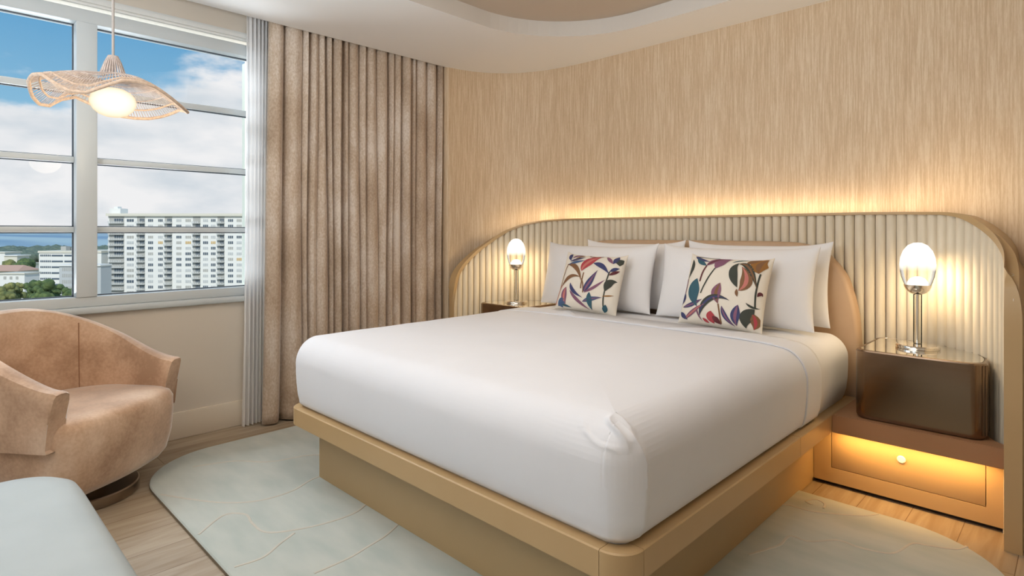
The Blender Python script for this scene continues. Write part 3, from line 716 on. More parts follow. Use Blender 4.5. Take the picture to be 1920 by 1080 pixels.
def nightstand(mir, label):
    X = (lambda x: x) if not mir else (lambda x: -3.80-x)
    ns = empty('nightstand', (X(-.57), 3.4, FZ1), label, 'nightstand', 'steel nightstands')
    # D shaped plan following the headboard curve
    def ring(ins, z):
        P = []
        x0, x1, yf_, yb_ = -.803+ins, -.304-ins, 3.172+ins, 3.645-ins
        # front left corner
        for k in range(7): a_ = PI+PI/2*k/6; P.append((x0+.05+.05*math.cos(a_), yf_+.05+.05*math.sin(a_)))
        for k in range(7): a_ = -PI/2+PI/2*k/6; P.append((x1-.055+.055*math.cos(a_), yf_+.055+.055*math.sin(a_)))
        # curved back
        for k in range(13):
            a_ = PI/2*k/12; P.append((x1-.42+.42*math.cos(a_), yf_+.10+(yb_-yf_-.10)*math.sin(a_)))
        for k in range(5): a_ = PI/2+PI/2*k/4; P.append((x0+.04+.04*math.cos(a_), yb_-.04+.04*math.sin(a_)))
        return [(X(x), y, z) for x, y in P]
    h = .708
    bm = bmesh.new(); loft(bm, [ring(.012, FZ1+.001), ring(.004, FZ1+.006), ring(0, FZ1+.018), ring(0, h-.008), ring(.004, h-.002), ring(.014, h), ring(.016, h-.004), ring(.05, h-.004)])
    o = mobj('body', bm, M['bronze'], smooth=.5); keep(o, ns)
    bm = bmesh.new(); loft(bm, [ring(.018, h-.008), ring(.018, h-.0005)]); o = mobj('mirror_top', bm, M['mirror']); keep(o, ns)
    bm = bmesh.new()
    # vertical ribs on outer rounded side
    for k in range(7):
        a_ = math.radians(-38+k*20); cx_, cy_ = -.304-.055, 3.172+.055
        px, py = cx_+.0545*math.cos(a_), cy_+.0545*math.sin(a_)
        if k > 2: px, py = -.304-.42+.4195*math.cos((k-2)*.075), 3.272+.37*math.sin((k-2)*.075)
        tube(bm, [(X(px), py, FZ1+.02), (X(px), py, h-.01)], .0035, 6)
    o = mobj('edge_ribs', bm, M['bronze'], smooth=.8); keep(o, ns)
    return ns
nightstand(False, 'bronze steel nightstand with mirrored top standing on the lit shelf')
nightstand(True, 'bronze steel nightstand beyond the bed, partly hidden, nearer the curtain')
def lamp(x, y, label):
    r0 = empty('table_lamp', (x, y, .708), label, 'lamp', 'nickel and glass table lamps')
    def pt(name, prof, mat, n=40, **kw):
        bm = bmesh.new(); lathe(bm, prof, n); o = mobj(name, bm, M[mat], r0, smooth=.6, **kw); return o
    pt('base', [(0, 0), (.090, 0), (.092, .003), (.092, .013), (.088, .017), (.03, .019), (.0, .020)], 'chrome', 64)
    pt('stem', [(0, .02), (.008, .02), (.008, .27), (0, .27)], 'chrome', 20)
    pt('glass_tube', [(.0165, .021), (.018, .021), (.018, .262), (.0165, .262), (.0165, .021)], 'tubeglass', 28)
    pt('cup', [(0, .258), (.018, .260), (.034, .267), (.047, .280), (.056, .296), (.0585, .308), (.056, .308), (.045, .287), (.032, .274), (0, .268)], 'chrome', 40)
    sh = pt('glass_shade', [(.052, .302), (.060, .320), (.068, .346), (.0735, .376), (.075, .405), (.071, .440), (.060, .473), (.041, .499), (.018, .5115), (0, .513)], 'lampglass', 40)
    pt('bulb', [(0, .285), (.032, .288), (.043, .302), (.042, .320), (.030, .338), (.012, .346), (0, .347)], 'bulb', 24)
    l = bpy.data.lights.new('lamp_light', 'POINT'); l.energy = 9; l.color = (1.0, .76, .46); l.shadow_soft_size = .05
    o = bpy.data.objects.new('lamp_light', l); C.objects.link(o); o.parent = r0; o.location = (0, 0, .445)
    return r0
lamp(-.588, 3.425, 'glowing egg-shaped glass lamp on the nightstand right of the bed')
lamp(-3.265, 3.37, 'glowing egg-shaped glass lamp on the half-hidden nightstand nearer the curtain')
# LED behind the headboard washing the wallpaper
def led_at(u0, u1, power, back=.04):
    u = (u0+u1)/2; x, y, nx, ny = plan_at(u); z = max(ztop(u), max(ztop(u0), ztop(u1))-.01)+.014
    l = bpy.data.lights.new('headboard_led_light', 'AREA'); l.shape = 'RECTANGLE'; l.size = (u1-u0)*.98; l.size_y = .04; l.energy = power; l.color = (1.0, .78, .50)
    o = bpy.data.objects.new('headboard_led_light', l); C.objects.link(o)
    zax = -(Vector((-nx*.08, -ny*.08, .15)).normalized()); xax = Vector((-ny, nx, 0)).normalized(); yax = zax.cross(xax)
    m_ = Matrix((xax, yax, zax)).transposed().to_4x4(); m_.translation = Vector((x-nx*back, y-ny*back, z)); o.matrix_world = m_
led_at(.92, UT-.92, 1.7*(UT-1.84))
for (a_, b2, p_) in ((.72, .92, .42), (.55, .72, .40), (.42, .55, .36), (.30, .42, .30), (.2, .3, .22)): led_at(a_, b2, p_)
for (a_, b2, p_) in ((.72, .92, .34), (.55, .72, .20), (.42, .55, .12), (.30, .42, .07)): led_at(UT-b2, UT-a_, p_, .03)

# ================================================================== rug
bm = bmesh.new()
RX0, RX1, RY0, RY1 = -3.655, -.16, .80, 3.005
rslab(bm, RX0, RX1, RY0, RY1, .42, [(0, .0005), (0, .014)], 14, mi=1)
bm2rings = [(0, .014), (.005, .019), (.012, .020), (.2, .020)]
rslab(bm, RX0, RX1, RY0, RY1, .42, bm2rings, 14, mi=0)
fwd = Vector((-math.sin(YAW), math.cos(YAW), 0)); rgt = Vector((math.cos(YAW), math.sin(YAW), 0))
lines = [
 [(-3.15, .815), (-2.99, .90), (-2.84, 1.0), (-2.75, 1.12), (-2.74, 1.27), (-2.80, 1.42), (-2.78, 1.60), (-2.80, 1.8), (-2.95, 2.0)],
 [(-2.62, .815), (-2.72, .95), (-2.66, 1.02), (-2.56, 1.01), (-2.44, 1.02), (-2.37, 1.12), (-2.33, 1.25), (-2.33, 1.38), (-2.40, 1.50)],
 [(-2.27, .83), (-2.26, .93), (-2.31, 1.02), (-2.35, 1.10)],
 [(-2.02, 1.02), (-2.02, 1.16), (-2.04, 1.26), (-2.06, 1.35), (-2.10, 1.44)],
 [(-3.40, 1.03), (-3.32, 1.22), (-3.18, 1.34), (-3.12, 1.52), (-3.05, 1.64), (-3.12, 1.8)],
 [(-3.6, 2.0), (-3.4, 2.2), (-3.2, 2.15), (-3.0, 2.35)],
 [(-.935, 2.26), (-.90, 2.35), (-.875, 2.42), (-.87, 2.52), (-.80, 2.53), (-.72, 2.62), (-.65, 2.62), (-.57, 2.64), (-.53, 2.68), (-.50, 2.80), (-.45, 2.83), (-.37, 2.87), (-.34, 2.93)],
 [(-1.03, 2.76), (-.97, 2.80), (-.88, 2.81), (-.79, 2.86), (-.70, 2.93), (-.66, 2.99)],
 [(-.90, 2.88), (-.93, 2.90), (-.90, 2.95), (-.86, 2.93), (-.85, 2.88)],
 [(-.285, 2.32), (-.30, 2.45), (-.30, 2.56), (-.29, 2.64), (-.24, 2.70), (-.2, 2.70)],
 [(-1.9, .82), (-1.6, 1.0), (-1.5, 1.2), (-1.2, 1.3), (-.9, 1.25), (-.7, 1.5), (-.8, 1.8), (-.6, 2.0), (-.3, 2.1)],
]
for L in lines:
    P = [Vector((x, y, .0195)) for x, y in L]
    # Catmull-Rom
    Q = []
    for i in range(len(P)-1):
        p0, p1, p2, p3 = P[max(0, i-1)], P[i], P[i+1], P[min(len(P)-1, i+2)]
        for k in range(8):
            t_ = k/8; Q.append(.5*((2*p1)+(p2-p0)*t_+(2*p0-5*p1+4*p2-p3)*t_*t_+(3*p1-p0-3*p2+p3)*t_**3))
    Q.append(P[-1])
    rings = []
    for i, p in enumerate(Q):
        tg = (Q[min(i+1, len(Q)-1)]-Q[max(0, i-1)]).normalized(); nn = Vector((-tg.y, tg.x, 0))
        rings.append([p-nn*.008+Vector((0, 0, -.002)), p-nn*.004+Vector((0, 0, .0025)), p+nn*.004+Vector((0, 0, .0025)), p+nn*.008+Vector((0, 0, -.002))])
    loft(bm, rings, mi=2, closed=False)
mobj('rug', bm, [M['rug'], M['rug_edge'], M['rug_line']], smooth=.5, label='pale sage carved rug with wavy lines under the bed', cat='rug')

# ================================================================== armchair
cc_ = Vector((-3.455, .565, 0)); ch = empty('swivel_armchair', cc_, 'tan velvet barrel swivel armchair below the window', 'armchair', rz=math.radians(37))
# local: +x forward, +y left of the sitter (towards -x,+y world at 45deg)
def shell_path(ins, n=64):
    # start at right tip (y>0) back round to left tip
    P = []
    hwid, f0, fr = .385-ins, .215, -.06
    L1 = f0-fr; arc = PI*(hwid+.40-ins)/2; tot = 2*L1+arc
    for k in range(n+1):
        s = tot*k/n
        if s < L1: P.append((f0-s, hwid, 0))
        elif s > tot-L1: q = s-(tot-L1); P.append((fr+q, -hwid, 0))
        else: a_ = PI*(s-L1)/arc; P.append((fr-(.41-ins)*math.sin(a_), hwid*math.cos(a_), 0))
    return P, tot
NS = 64
Po, tot = shell_path(0, NS); Pi_, _ = shell_path(.088, NS)
def rimz(k):
    s = min(k, NS-k)/NS*1.72
    return .602+.283*sm(min(1, s/.80))**.85 if s < .8 else .885
bm = bmesh.new(); rings = []
for k in range(NS+1):
    o_p, i_p = Vector(Po[k]), Vector(Pi_[k]); zt_ = rimz(k); d = (o_p-i_p)
    zb = .345
    s = min(k, NS-k)/NS
    ring = []
    lean = .025*sm(s*4)      # backrest leans outwards
    def P3(f, z): 
        q = i_p+d*f; q = Vector((q.x, q.y, 0)); out_ = d.normalized()*lean*((z-.345)/.5); return Vector((q.x-(.12*max(0, .6-z) if s == 0 else 0), q.y, z))+out_
    for f, z in ((.06, zb+.0), (.94, zb+.0), (1, zb+.02), (1.02, (zb+zt_)/2), (1, zt_-.05), (.97, zt_-.02), (.88, zt_-.004), (.6, zt_), (.3, zt_-.002), (.10, zt_-.012), (.02, zt_-.04), (0.0, (zb+zt_)/2), (0, zb+.02)):
        ring.append(P3(f, z))
    rings.append(ring)
def capround(r, dx):
    c = sum((p for p in r), Vector())/len(r)
    return [c+(p-c)*.93+Vector((dx-.12*max(0, .6-p.z), 0, 0)) for p in r]
rings = [capround(rings[0], .014)]+rings+[capround(rings[-1], .014)]
loft(bm, rings)
mobj('backrest', bm, M['chair'], ch, smooth=.7)
# seams
for k in (20, 44):
    bm = bmesh.new(); pts = []
    for z in [.45+.02*i for i in range(60)]:
        if z > rimz(k)-.02: break
        i_p = Vector(Pi_[k]); d = Vector(Po[k])-i_p; q = i_p+d.normalized()*(.025*sm(min(k, NS-k)/NS*4)*((z-.345)/.5)-.0005); pts.append((q.x, q.y, z))
    tube(bm, pts, .0022, 6)
    mobj('seam', bm, M['seam'], ch, smooth=.8)
# seat drum
def dring(ins, z, f=.262):
    P = []
    hw_ = .345-ins; fr = f-ins; rc_ = .11
    for k in range(9): a_ = -PI/2+PI/2*k/8; P.append((fr-rc_+rc_*math.cos(a_)-.012*0, -hw_+rc_+rc_*math.sin(a_), z))
    for k in range(1, 6): yy = (-hw_+rc_)+(2*hw_-2*rc_)*k/6; P.append((fr+.018*math.sin(PI*k/6), yy, z))
    for k in range(9): a_ = PI/2*k/8; P.append((fr-rc_+rc_*math.cos(a_), hw_-rc_+rc_*math.sin(a_), z))
    bk = .30-ins
    for k in range(1, 20): a_ = PI*k/20; P.append((-.05-bk*math.sin(a_), hw_*math.cos(a_), z))
    return P
bm = bmesh.new()
loft(bm, [dring(.075, .105), dring(.045, .112), dring(.022, .15), dring(.006, .24), dring(0, .34), dring(.0, .412), dring(.010, .440), dring(.032, .456), dring(.07, .462), dring(.15, .467)])
mobj('seat', bm, M['chair'], ch, smooth=.8)
bm = bmesh.new(); lathe(bm, [(0, 0), (.225, 0), (.228, .004), (.228, .045), (.222, .05), (.10, .052), (.10, .11), (0, .11)], 48)
mobj('swivel_base', bm, M['steelbase'], ch, smooth=.6, label='round satin steel swivel base')

# ================================================================== ottoman
ot = empty('ottoman', (-1.75, -.15, 0), 'pale grey upholstered ottoman with rounded corners, in the foreground corner', 'ottoman')
bm = bmesh.new(); rslab(bm, -2.60, -1.0, -.75, .395, .2, [(.02, .10), (.004, .14), (0, .25), (0, .37), (.006, .405), (.022, .432), (.05, .447), (.10, .453), (.3, .457)], 12, rs=(.2, .2, .2, .2))
o = mobj('cushion', bm, M['ottoman'], smooth=.9); keep(o, ot)
for x in (-2.45, -1.15):
    for y in (-.6, .25):
        bm = bmesh.new(); lathe(bm, [(0, 0), (.018, 0), (.024, .10), (0, .10)], 16, (x, y, 0)); o = mobj('leg', bm, M['steelbase'], smooth=.6); keep(o, ot)

# ================================================================== curtains
valY = [1.625, 1.745, 1.868, 1.911, 1.982, 2.063, 2.105, 2.189, 2.237, 2.335, 2.385, 2.487, 2.583, 2.637, 2.718, 2.811, 2.853, 2.977, 3.078, 3.135]
valY = [1.625+(v-1.625)*.962 for v in valY]
rnd = random.Random(4)
depth = [rnd.uniform(.015, .055) for _ in valY]; wob = [rnd.uniform(-1, 1) for _ in valY]; bul = [rnd.uniform(.02, .065) for _ in valY]
deep = {1: .09, 3: .07, 5: .06, 7: .09, 9: .055, 12: .055, 14: .07, 15: .06}
for k_, v_ in deep.items(): depth[k_] = v_
bul[0] = .05; bul[1] = .06
bm = bmesh.new(); NZ = 44; NSEG = 12; cols = []
for r_i in range(NZ+1):
    z = .012+(2.70-.012)*r_i/NZ; tz = r_i/NZ; row = []
    for i in range(len(valY)-1):
        def vy(ii): return valY[ii]+.016*wob[ii]*math.sin(tz*5.0+wob[ii]*4)*(1-tz*.3)-(.05*(1-tz)**2 if ii == 0 else .03*(1-tz)**2 if ii == 1 else 0)
        ya, yb = vy(i), vy(i+1)
        da, db = depth[i]*(.75+.25*math.sin(tz*3+i)), depth[i+1]*(.75+.25*math.sin(tz*3+i+1))
        for k in range(NSEG if i < len(valY)-2 else NSEG+1):
            s = k/NSEG; arc = math.sin(PI*s)**.55
            base = -(da*(1-s)+db*s)
            x = -3.835+base*(1-arc)+bul[i]*.55*arc*(.85+.15*math.sin(tz*4+i*1.7))
            y = ya+(yb-ya)*s+.004*math.sin(2*PI*s)
            x = max(x, XW+.03) if y > 1.76 else max(x, XW+.10)
            row.append((x, y, z))
    cols.append(row)
loft(bm, cols, closed=False)
cu = mobj('curtain', bm, M['drape'], smooth=1.3, label='heavy taupe crushed-velvet curtain drawn back in pleats', cat='curtain')
sd = cu.modifiers.new('s', 'SOLIDIFY'); sd.thickness = .004
bm = bmesh.new(); cols = []
for r_i in range(31):
    z = .006+(2.70-.006)*r_i/30; tz = r_i/30; row = []
    for k in range(141):
        s = k/140; y = 1.515-.03*(1-tz)**1.6*(1-s)+(.22)*s; x = -3.935+.020*math.sin(s*2*PI*9+1.1*math.sin(tz*2))+.012*math.sin(s*50+tz*3)
        x = max(x, XW+.022); row.append((x, y, z))
    cols.append(row)
loft(bm, cols, closed=False)
mobj('sheer_curtain', bm, M['sheer'], smooth=1.5, label='thin white sheer hanging beside the window pane', cat='curtain')

# ================================================================== pendant lamp
D = 2.6
pc_ = Vector((0, 0, 0))+fwd*D+rgt*((212-960)/FPX*D)
gz = EYE+(436-193)/FPX*D
pd = empty('pendant_lamp', (pc_.x, pc_.y, 0), 'wavy woven-rope pendant lamp with oval opal globe by the window', 'lamp')
def kp(o): o.parent = pd; return o
bm = bmesh.new(); lathe(bm, [(r_, gz+z_) for r_, z_ in [(0, -.062), (.030, -.060), (.055, -.050), (.075, -.032), (.087, -.008), (.0885, .006), (.083, .027), (.068, .046), (.046, .059), (.02, .065), (0, .065)]], 40)
kp(mobj('globe', bm, M['globe'], smooth=.6, label='glowing oval opal glass globe'))
bm = bmesh.new(); tube(bm, [(0, 0, gz+.19), (0, 0, ZC)], .0055, 10); kp(mobj('cord', bm, M['cord'], smooth=.8))
bm = bmesh.new(); lathe(bm, [(0, ZC-.02), (.05, ZC-.018), (.055, ZC), (0, ZC)], 24); kp(mobj('canopy', bm, M['cord'], smooth=.8))
# rim height by azimuth measured from camera-right, counter-clockwise seen from above (90 = away from camera)
rimk = [(-180, .0), (-168, .004), (-156, .015), (-144, .010), (-132, -.028), (-120, -.061), (-108, -.066), (-96, -.035), (-84, -.002), (-72, .004), (-60, -.004), (-48, -.028), (-36, -.049), (-24, -.062), (-12, -.063), (0, -.054), (12, -.038), (24, -.026), (36, -.038), (48, -.051), (60, -.059), (72, -.059), (84, -.054), (96, -.031), (108, -.010), (120, .010), (132, -.014), (144, -.056), (156, -.062), (168, -.042), (180, .0)]
def rimh(a):
    a = (a+180) % 360-180
    for (a0, h0), (a1, h1) in zip(rimk, rimk[1:]):
        if a0 <= a <= a1: return h0+(h1-h0)*(a-a0)/(a1-a0)
    return 0
RR = .290; rad_d = Vector((pc_.x, pc_.y, 0)).normalized(); rad_t = Vector((rad_d.y, -rad_d.x, 0)); hubz = gz+.150
def shp(a, r):
    """r 0..1"""
    h = rimh(a); rad = .04+(RR-.04)*r*1.0
    crown = gz+.112
    if r < .18: z = hubz+(crown-hubz)*sm(r/.18)
    else: q = (r-.18)/.82; z = crown+(gz+.045+h-crown)*q**1.7
    ar = math.radians(a); v = rad_t*math.cos(ar)*rad+rad_d*math.sin(ar)*rad
    return Vector((v.x, v.y, z))
bm = bmesh.new()
for k in range(140):
    a = k*360/140; pts = [shp(a, .16+.84*i/9) for i in range(10)]
    tube(bm, pts, .0019, 4)
for r_ in (.22, .36, .52, .70):
    amp = .01
    tube(bm, [shp(k*3, r_) for k in range(121)], .0024, 4)
kp(mobj('woven_shade', bm, M['rattan'], smooth=1.0))
bm = bmesh.new(); tube(bm, [shp(k*3, 1.0) for k in range(121)], .0075, 8); tube(bm, [shp(k*3, .86) for k in range(121)], .0045, 6)
kp(mobj('shade_rim', bm, M['rattan_rim'], smooth=1.0))
bm = bmesh.new()
for k in range(26):
    a = 2*PI*k/26; tube(bm, [(.018*math.cos(a), .018*math.sin(a), hubz+.055), (.03*math.cos(a), .03*math.sin(a), hubz+.03), (.050*math.cos(a), .050*math.sin(a), hubz-.03)], .0032, 5)
tube(bm, [(.018*math.cos(2*PI*k/24), .018*math.sin(2*PI*k/24), hubz+.055) for k in range(25)], .004, 6)
kp(mobj('hub_collar', bm, M['rattan'], smooth=1.0))
l = bpy.data.lights.new('pendant_light', 'POINT'); l.energy = 5; l.color = (1.0, .80, .56); l.shadow_soft_size = .09
o = bpy.data.objects.new('pendant_light', l); C.objects.link(o); o.parent = pd; o.location = (0, 0, gz-.085)

# ================================================================== the town outside
GZ = -34.0
def at(px, D, z=None, py=None):
    v = fwd*D+rgt*((px-960)/FPX*D)
    if z is None: z = EYE+(436-py)/FPX*D
    return Vector((v.x, v.y, z))
ROT = YAW
E_ = {}
def em(n, *c, rough=.8): E_[n] = pmat('town_'+n, lin(*c), rough)[0]; return E_[n]
em('white', 232, 232, 226); em('cream', 220, 216, 200); em('shade', 176, 176, 170); em('glass', 86, 100, 112); em('pale', 190, 194, 194); em('amber', 205, 175, 120)
em('roof', 196, 160, 140); em('rail', 205, 208, 205); em('trunk', 110, 92, 74); em('asphalt', 150, 150, 148)
gm = noisemat('town_ground', lin(120, 128, 96), lin(178, 172, 158), (.02, .02, .02), detail=6, rough=.95)
# land to the shore, sea beyond
bm = bmesh.new()
P = [at(-900, 1250, GZ), at(1500, 1250, GZ), fwd*5+rgt*120+Vector((0, 0, GZ)), fwd*5-rgt*160+Vector((0, 0, GZ))]
bm.faces.new([bm.verts.new(p) for p in P]); mobj('ground', bm, gm, label='town ground far below the window', kind='structure')
m, t, b = pmat('bay_water', lin(150, 180, 190), .35)
tc = t.a('ShaderNodeTexCoord'); mp = t.a('ShaderNodeMapping'); mp.inputs['Rotation'].default_value = (0, 0, -YAW); mp.inputs['Scale'].default_value = (.00012, .0011, 1); t.c(tc, mp, 3, 0)
n = t.a('ShaderNodeTexNoise'); n.inputs['Scale'].default_value = 1; n.inputs['Detail'].default_value = 3; t.c(mp, n)
r = t.ramp([(.42, lin(70, 130, 165)), (.55, lin(160, 190, 196))]); t.c(n, r); t.l.new(r.outputs[0], b.inputs['Base Color'])
bm = bmesh.new(); P = [at(-2500, 25000, GZ-1), at(3500, 25000, GZ-1), at(1500, 1240, GZ-1), at(-900, 1240, GZ-1)]
bm.faces.new([bm.verts.new(p) for p in P]); mobj('bay', bm, m, label='blue bay water reaching the horizon', kind='structure')
# far shore strip: dark blue band
# apartment tower
def frame_at(p): return Matrix.Translation(p) @ Matrix.Rotation(ROT, 4, 'Z')
TD = 300.0
p0 = at(203, TD, GZ); tower = empty('apartment_tower', p0, 'long white balconied apartment tower beyond the right-hand panes', 'building', rz=ROT)
s_ = TD/FPX; TW = (458-203)*s_; ztop_ = EYE+(436-405)*s_-GZ; fh = 10.4*s_
bm = bmesh.new(); box(bm, 0, TW, 0, 18, 0, ztop_); mobj('facade', bm, E_['white'], tower)
bm = bmesh.new(); box(bm, -.5, TW+.5, -1.2, 18.5, ztop_, ztop_+1.3); mobj('roof_parapet', bm, E_['cream'], tower)
bm = bmesh.new(); box(bm, -1.5, 4.2, 3, 9, ztop_+1.3, ztop_+4.0); box(bm, 0.2, 2.2, 4, 7, ztop_+4.0, ztop_+5.0); mobj('penthouse', bm, E_['white'], tower)
cols_px = [(205, 233, 1), (237, 252, 0), (257, 272, 1), (277, 288, 0), (296, 306, 0), (309, 323, 1), (330, 341, 0), (347, 359, 0), (362, 376, 1), (380, 391, 0), (395, 405, 0), (408, 421, 1), (427, 438, 0), (443, 454, 0)]
nwin = 0; restb = bmesh.new(); rw = random.Random(7)
wmeshes = {}
def wmesh(wd, hh, mat, n):
    key = (round(wd, 1), round(hh, 1), mat, n)
    if key not in wmeshes:
        bm = bmesh.new()
        for i in range(n): box(bm, -wd/2+wd*i/n+.12, -wd/2+wd*(i+1)/n-.12, -.12, .2, 0, hh)
        me = bpy.data.meshes.new('window'); bm.to_mesh(me); bm.free(); me.materials.append(E_[mat]); wmeshes[key] = me
    return wmeshes[key]
for ci, (a0, a1, bal) in enumerate(cols_px):
    x0, x1 = (a0-203)*s_, (a1-203)*s_
    if bal:
        bm = bmesh.new(); box(bm, x0, x1, -.05, .5, 2, ztop_-.3)
        mobj('balcony_recess', bm, E_['shade'], tower)
        bm = bmesh.new()
        for f in range(17):
            zf = ztop_-1.0-fh*(f+1)
            if zf < 1: break
            box(bm, x0, x1, -1.3, .1, zf, zf+.25)
            for q in range(int((x1-x0)/.9)): box(bm, x0+q*.9, x0+q*.9+.35, -1.32, -1.22, zf+.25, zf+1.05)
            box(bm, x0, x1, -1.34, -1.20, zf+1.05, zf+1.15)
        mobj('balcony_stack', bm, E_['rail'], tower)
    for f in range(15):
        zf = ztop_-1.0-fh*(f+1)+.9
        mat = rw.choice(['glass', 'glass', 'shade', 'pale', 'pale', 'amber' if rw.random() < .15 else 'shade'])
        if bal: mat = rw.choice(['glass', 'glass', 'shade'])
        wd = (x1-x0)*(.9 if not bal else .62); hh = 1.35 if not bal else 1.6; n_ = 3 if wd < 4 else 4
        xm = (x0+x1)/2+(0 if not bal else (x1-x0)*.14)
        if nwin < 100 and f < 8:
            o = bpy.data.objects.new('window', wmesh(wd, hh, mat, n_)); C.objects.link(o); o.parent = tower; o.location = (xm, -.02, zf); nwin += 1
        elif zf > 1:
            for i in range(n_): box(restb, xm-wd/2+wd*i/n_+.12, xm-wd/2+wd*(i+1)/n_-.12, -.14, .2, zf, zf+hh, mi=['glass', 'shade', 'pale', 'amber'].index(mat))
mobj('lower_windows', restb, [E_['glass'], E_['shade'], E_['pale'], E_['amber']], tower, kind='stuff')
def block(name, pxa, pxb, pyt, D, dep, label, mat, cat='building', **kw):
    s2 = D/FPX; p = at(pxa, D, GZ); r0 = empty(name, p, label, cat, rz=ROT+kw.get('rot', 0))
    W_ = (pxb-pxa)*s2; H_ = EYE+(436-pyt)*s2-GZ
    bm = bmesh.new(); box(bm, 0, W_, 0, dep, 0, H_); mobj('walls', bm, E_[mat], r0)
    return r0, W_, H_, s2
g0, W_, H_, s2 = block('parking_garage', 73, 190, 474, 300, 22, 'white parking garage with dark horizontal openings, in the left pane', 'white')
bm = bmesh.new(); box(bm, -.3, W_+.3, -.4, 22.3, H_, H_+1.0); mobj('roof_parapet', bm, E_['cream'], g0)
for f in range(7):
    z = H_-1.8-f*10.9*s2
    if z < 1: break
    bm = bmesh.new()
    for i in range(6): box(bm, .8+i*3.6*s2*.95, .8+i*3.6*s2*.95+.62, -.15, .3, z, z+.9)
    mobj('slot_row', bm, E_['glass'], g0)
    bm = bmesh.new(); box(bm, 24*s2, 45*s2, -.15, .3, z, z+.8); box(bm, 48*s2, 68*s2, -.15, .3, z, z+.8); box(bm, 71*s2, 91*s2, -.15, .3, z, z+.8); mobj('deck_opening', bm, E_['glass'], g0)
bm = bmesh.new(); box(bm, 24*s2, 34*s2, 6, 9, H_+1.0, H_+3.2); box(bm, 31*s2, 44*s2, 10, 14, H_+.9, H_+2.4); mobj('roof_plant', bm, E_['shade'], g0)
g1, W_, H_, s2 = block('office_building', 111, 189, 499, 262, 7, 'lower pale office building with narrow upright windows before the garage', 'pale')
E_['white'] and None
bm = bmesh.new(); box(bm, -.3, W_+.3, -.6, 7, H_, H_+.7); mobj('roof_parapet', bm, E_['white'], g1)
for i in range(6):
    for f in range(4):
        bm = bmesh.new(); x = (6+i*3.3)*s2; box(bm, x, x+.35, -.12, .3, H_-2.2-f*2.4*1.15, H_-2.2-f*2.4*1.15+1.5)
        mobj('window', bm, E_['shade'], g1)
g2, W_, H_, s2 = block('long_low_building', -60, 34, 508, 330, 14, 'low beige building with terracotta roof at the left pane edge', 'cream')
bm = bmesh.new()
v = [bm.verts.new(p) for p in ((-1, -1.5, H_), (W_+1, -1.5, H_), (W_+1, 15, H_), (-1, 15, H_), (2, 6.5, H_+3), (W_-2, 6.5, H_+3))]
for q in ((0, 1, 5, 4), (2, 3, 4, 5), (1, 2, 5), (3, 0, 4), (3, 2, 1, 0)): bm.faces.new([v[i] for i in q])
mobj('roof', bm, E_['roof'], g2)
for i in range(12):
    bm = bmesh.new(); box(bm, W_-2-i*2.4-1.2, W_-2-i*2.4, -.15, .2, H_-3.0, H_-1.1); mobj('window', bm, E_['shade'], g2)
g3, W_, H_, s2 = block('small_white_house', 0, 46, 514, 250, 8, 'small flat-roofed white house low in the left pane', 'white')
bm = bmesh.new(); box(bm, -.4, W_+.4, -.5, 8.4, H_, H_+.5); mobj('roof', bm, E_['cream'], g3)
for i in range(3): 
    bm = bmesh.new(); box(bm, 1.6+i*2.6, 2.7+i*2.6, -.12, .2, H_-2.2, H_-1); mobj('window', bm, E_['shade'], g3)
g4, W_, H_, s2 = block('waterfront_warehouse', -30, 9, 474, 620, 20, 'distant white warehouse near the shore, leftmost', 'white')
bm = bmesh.new(); box(bm, -1, W_+1, -1, 21, H_, H_+.8); mobj('roof', bm, E_['cream'], g4)
g5, W_, H_, s2 = block('pale_shed', 8, 32, 480, 590, 15, 'distant pale shed to the right of the shore warehouse', 'cream')
bm = bmesh.new(); box(bm, -1, W_+1, -1, 16, H_, H_+.8); mobj('roof', bm, E_['white'], g5)
# trees
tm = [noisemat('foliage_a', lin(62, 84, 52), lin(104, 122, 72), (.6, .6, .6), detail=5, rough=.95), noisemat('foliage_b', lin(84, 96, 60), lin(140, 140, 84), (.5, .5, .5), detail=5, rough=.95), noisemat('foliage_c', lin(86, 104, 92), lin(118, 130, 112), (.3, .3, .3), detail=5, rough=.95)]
def crown_bm(r, seed, n=22):
    bm = bmesh.new(); rr_ = random.Random(seed)
    for i in range(n):
        b2 = bmesh.ops.create_icosphere(bm, subdivisions=2, radius=r*rr_.uniform(.35, .6), matrix=Matrix.Translation((rr_.uniform(-.75, .75)*r, rr_.uniform(-.6, .6)*r, rr_.uniform(-1.6, .5)*r)))
    for v in bm.verts: v.co += Vector((mnoise.noise(v.co*1.1), mnoise.noise(v.co*1.3+Vector((5, 0, 0))), mnoise.noise(v.co*1.2+Vector((0, 7, 0)))))*r*.16
    return bm
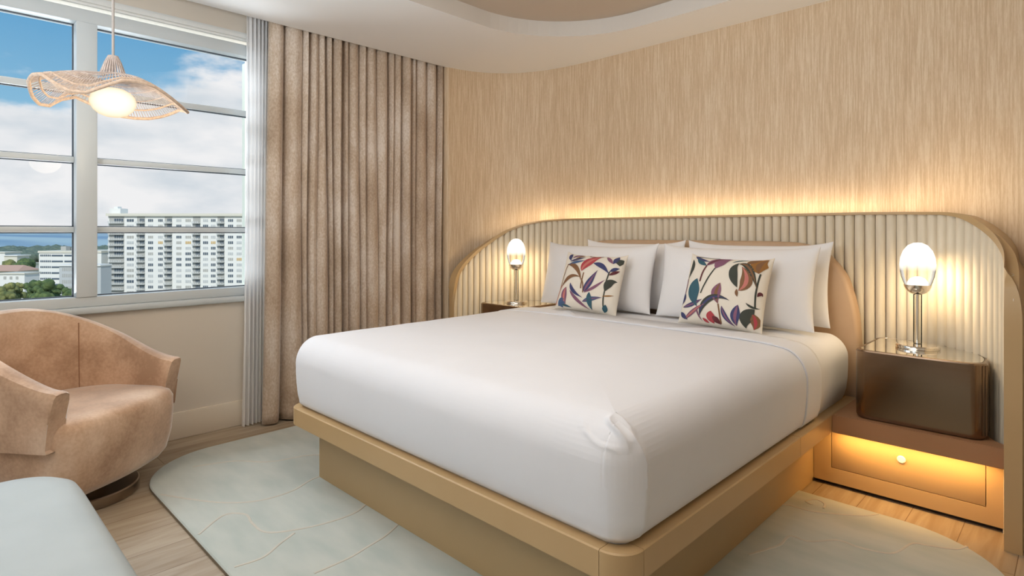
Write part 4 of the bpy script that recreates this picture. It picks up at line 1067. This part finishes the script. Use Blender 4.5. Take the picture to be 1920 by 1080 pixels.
def tree(px, py, D, r, mi, seed, label):
    p = at(px, D, GZ); r0 = empty('tree', p, label, 'tree', 'trees in the town below')
    zc = EYE+(436-py)/FPX*D-GZ-r*.6
    bm = crown_bm(r, seed); bmesh.ops.translate(bm, verts=bm.verts, vec=(0, 0, zc)); mobj('foliage', bm, tm[mi], r0, smooth=2.0)
    bm = bmesh.new(); tube(bm, [(0, 0, 0), (r*.05, 0, zc*.5), (0, 0, zc)], [r*.10, r*.08, r*.05], 8); mobj('trunk', bm, E_['trunk'], r0)
TR = [(62, 531, 240, 3.0, 0, 'dark green tree at the foot of the garage, left one of the row'), (82, 528, 228, 3.6, 0, 'broad green tree standing before the parking garage'), (106, 536, 238, 3.0, 0, 'green tree in front of the office building corner'),
      (132, 543, 226, 3.0, 0, 'green tree under the office building windows, by the mullion'), (14, 533, 205, 2.6, 1, 'yellowish leafy tree before the white house, leftmost'), (37, 534, 212, 2.2, 1, 'olive tree before the white house, nearer the garage'),
      (51, 492, 375, 8.0, 0, 'large dark tree mass left of the parking garage'), (186, 480, 400, 8.5, 2, 'grey-green tree seen between mullion and tower'), (22, 490, 470, 7.5, 1, 'light green tree behind the terracotta roof'),
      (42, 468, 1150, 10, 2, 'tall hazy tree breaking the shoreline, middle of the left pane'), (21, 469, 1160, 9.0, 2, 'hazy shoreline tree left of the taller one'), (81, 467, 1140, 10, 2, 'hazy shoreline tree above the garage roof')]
for i, (px, py, D_, r_, mi, lb) in enumerate(TR): tree(px, py, D_, r_, mi, i+3, lb)
# woodland belt along the shore: uncountable
bm = bmesh.new(); rr_ = random.Random(11)
for i in range(260):
    D_ = rr_.uniform(700, 1080); px = rr_.uniform(-60, 260); p = at(px, D_, GZ+rr_.uniform(2, 6)); r_ = rr_.uniform(7, 13)
    bmesh.ops.create_icosphere(bm, subdivisions=1, radius=r_, matrix=Matrix.Translation(p) @ Matrix.Diagonal((1.5, 1.5, .7, 1)))
for v in bm.verts: v.co += Vector((mnoise.noise(v.co*.2), 0, mnoise.noise(v.co*.17)))*2.5
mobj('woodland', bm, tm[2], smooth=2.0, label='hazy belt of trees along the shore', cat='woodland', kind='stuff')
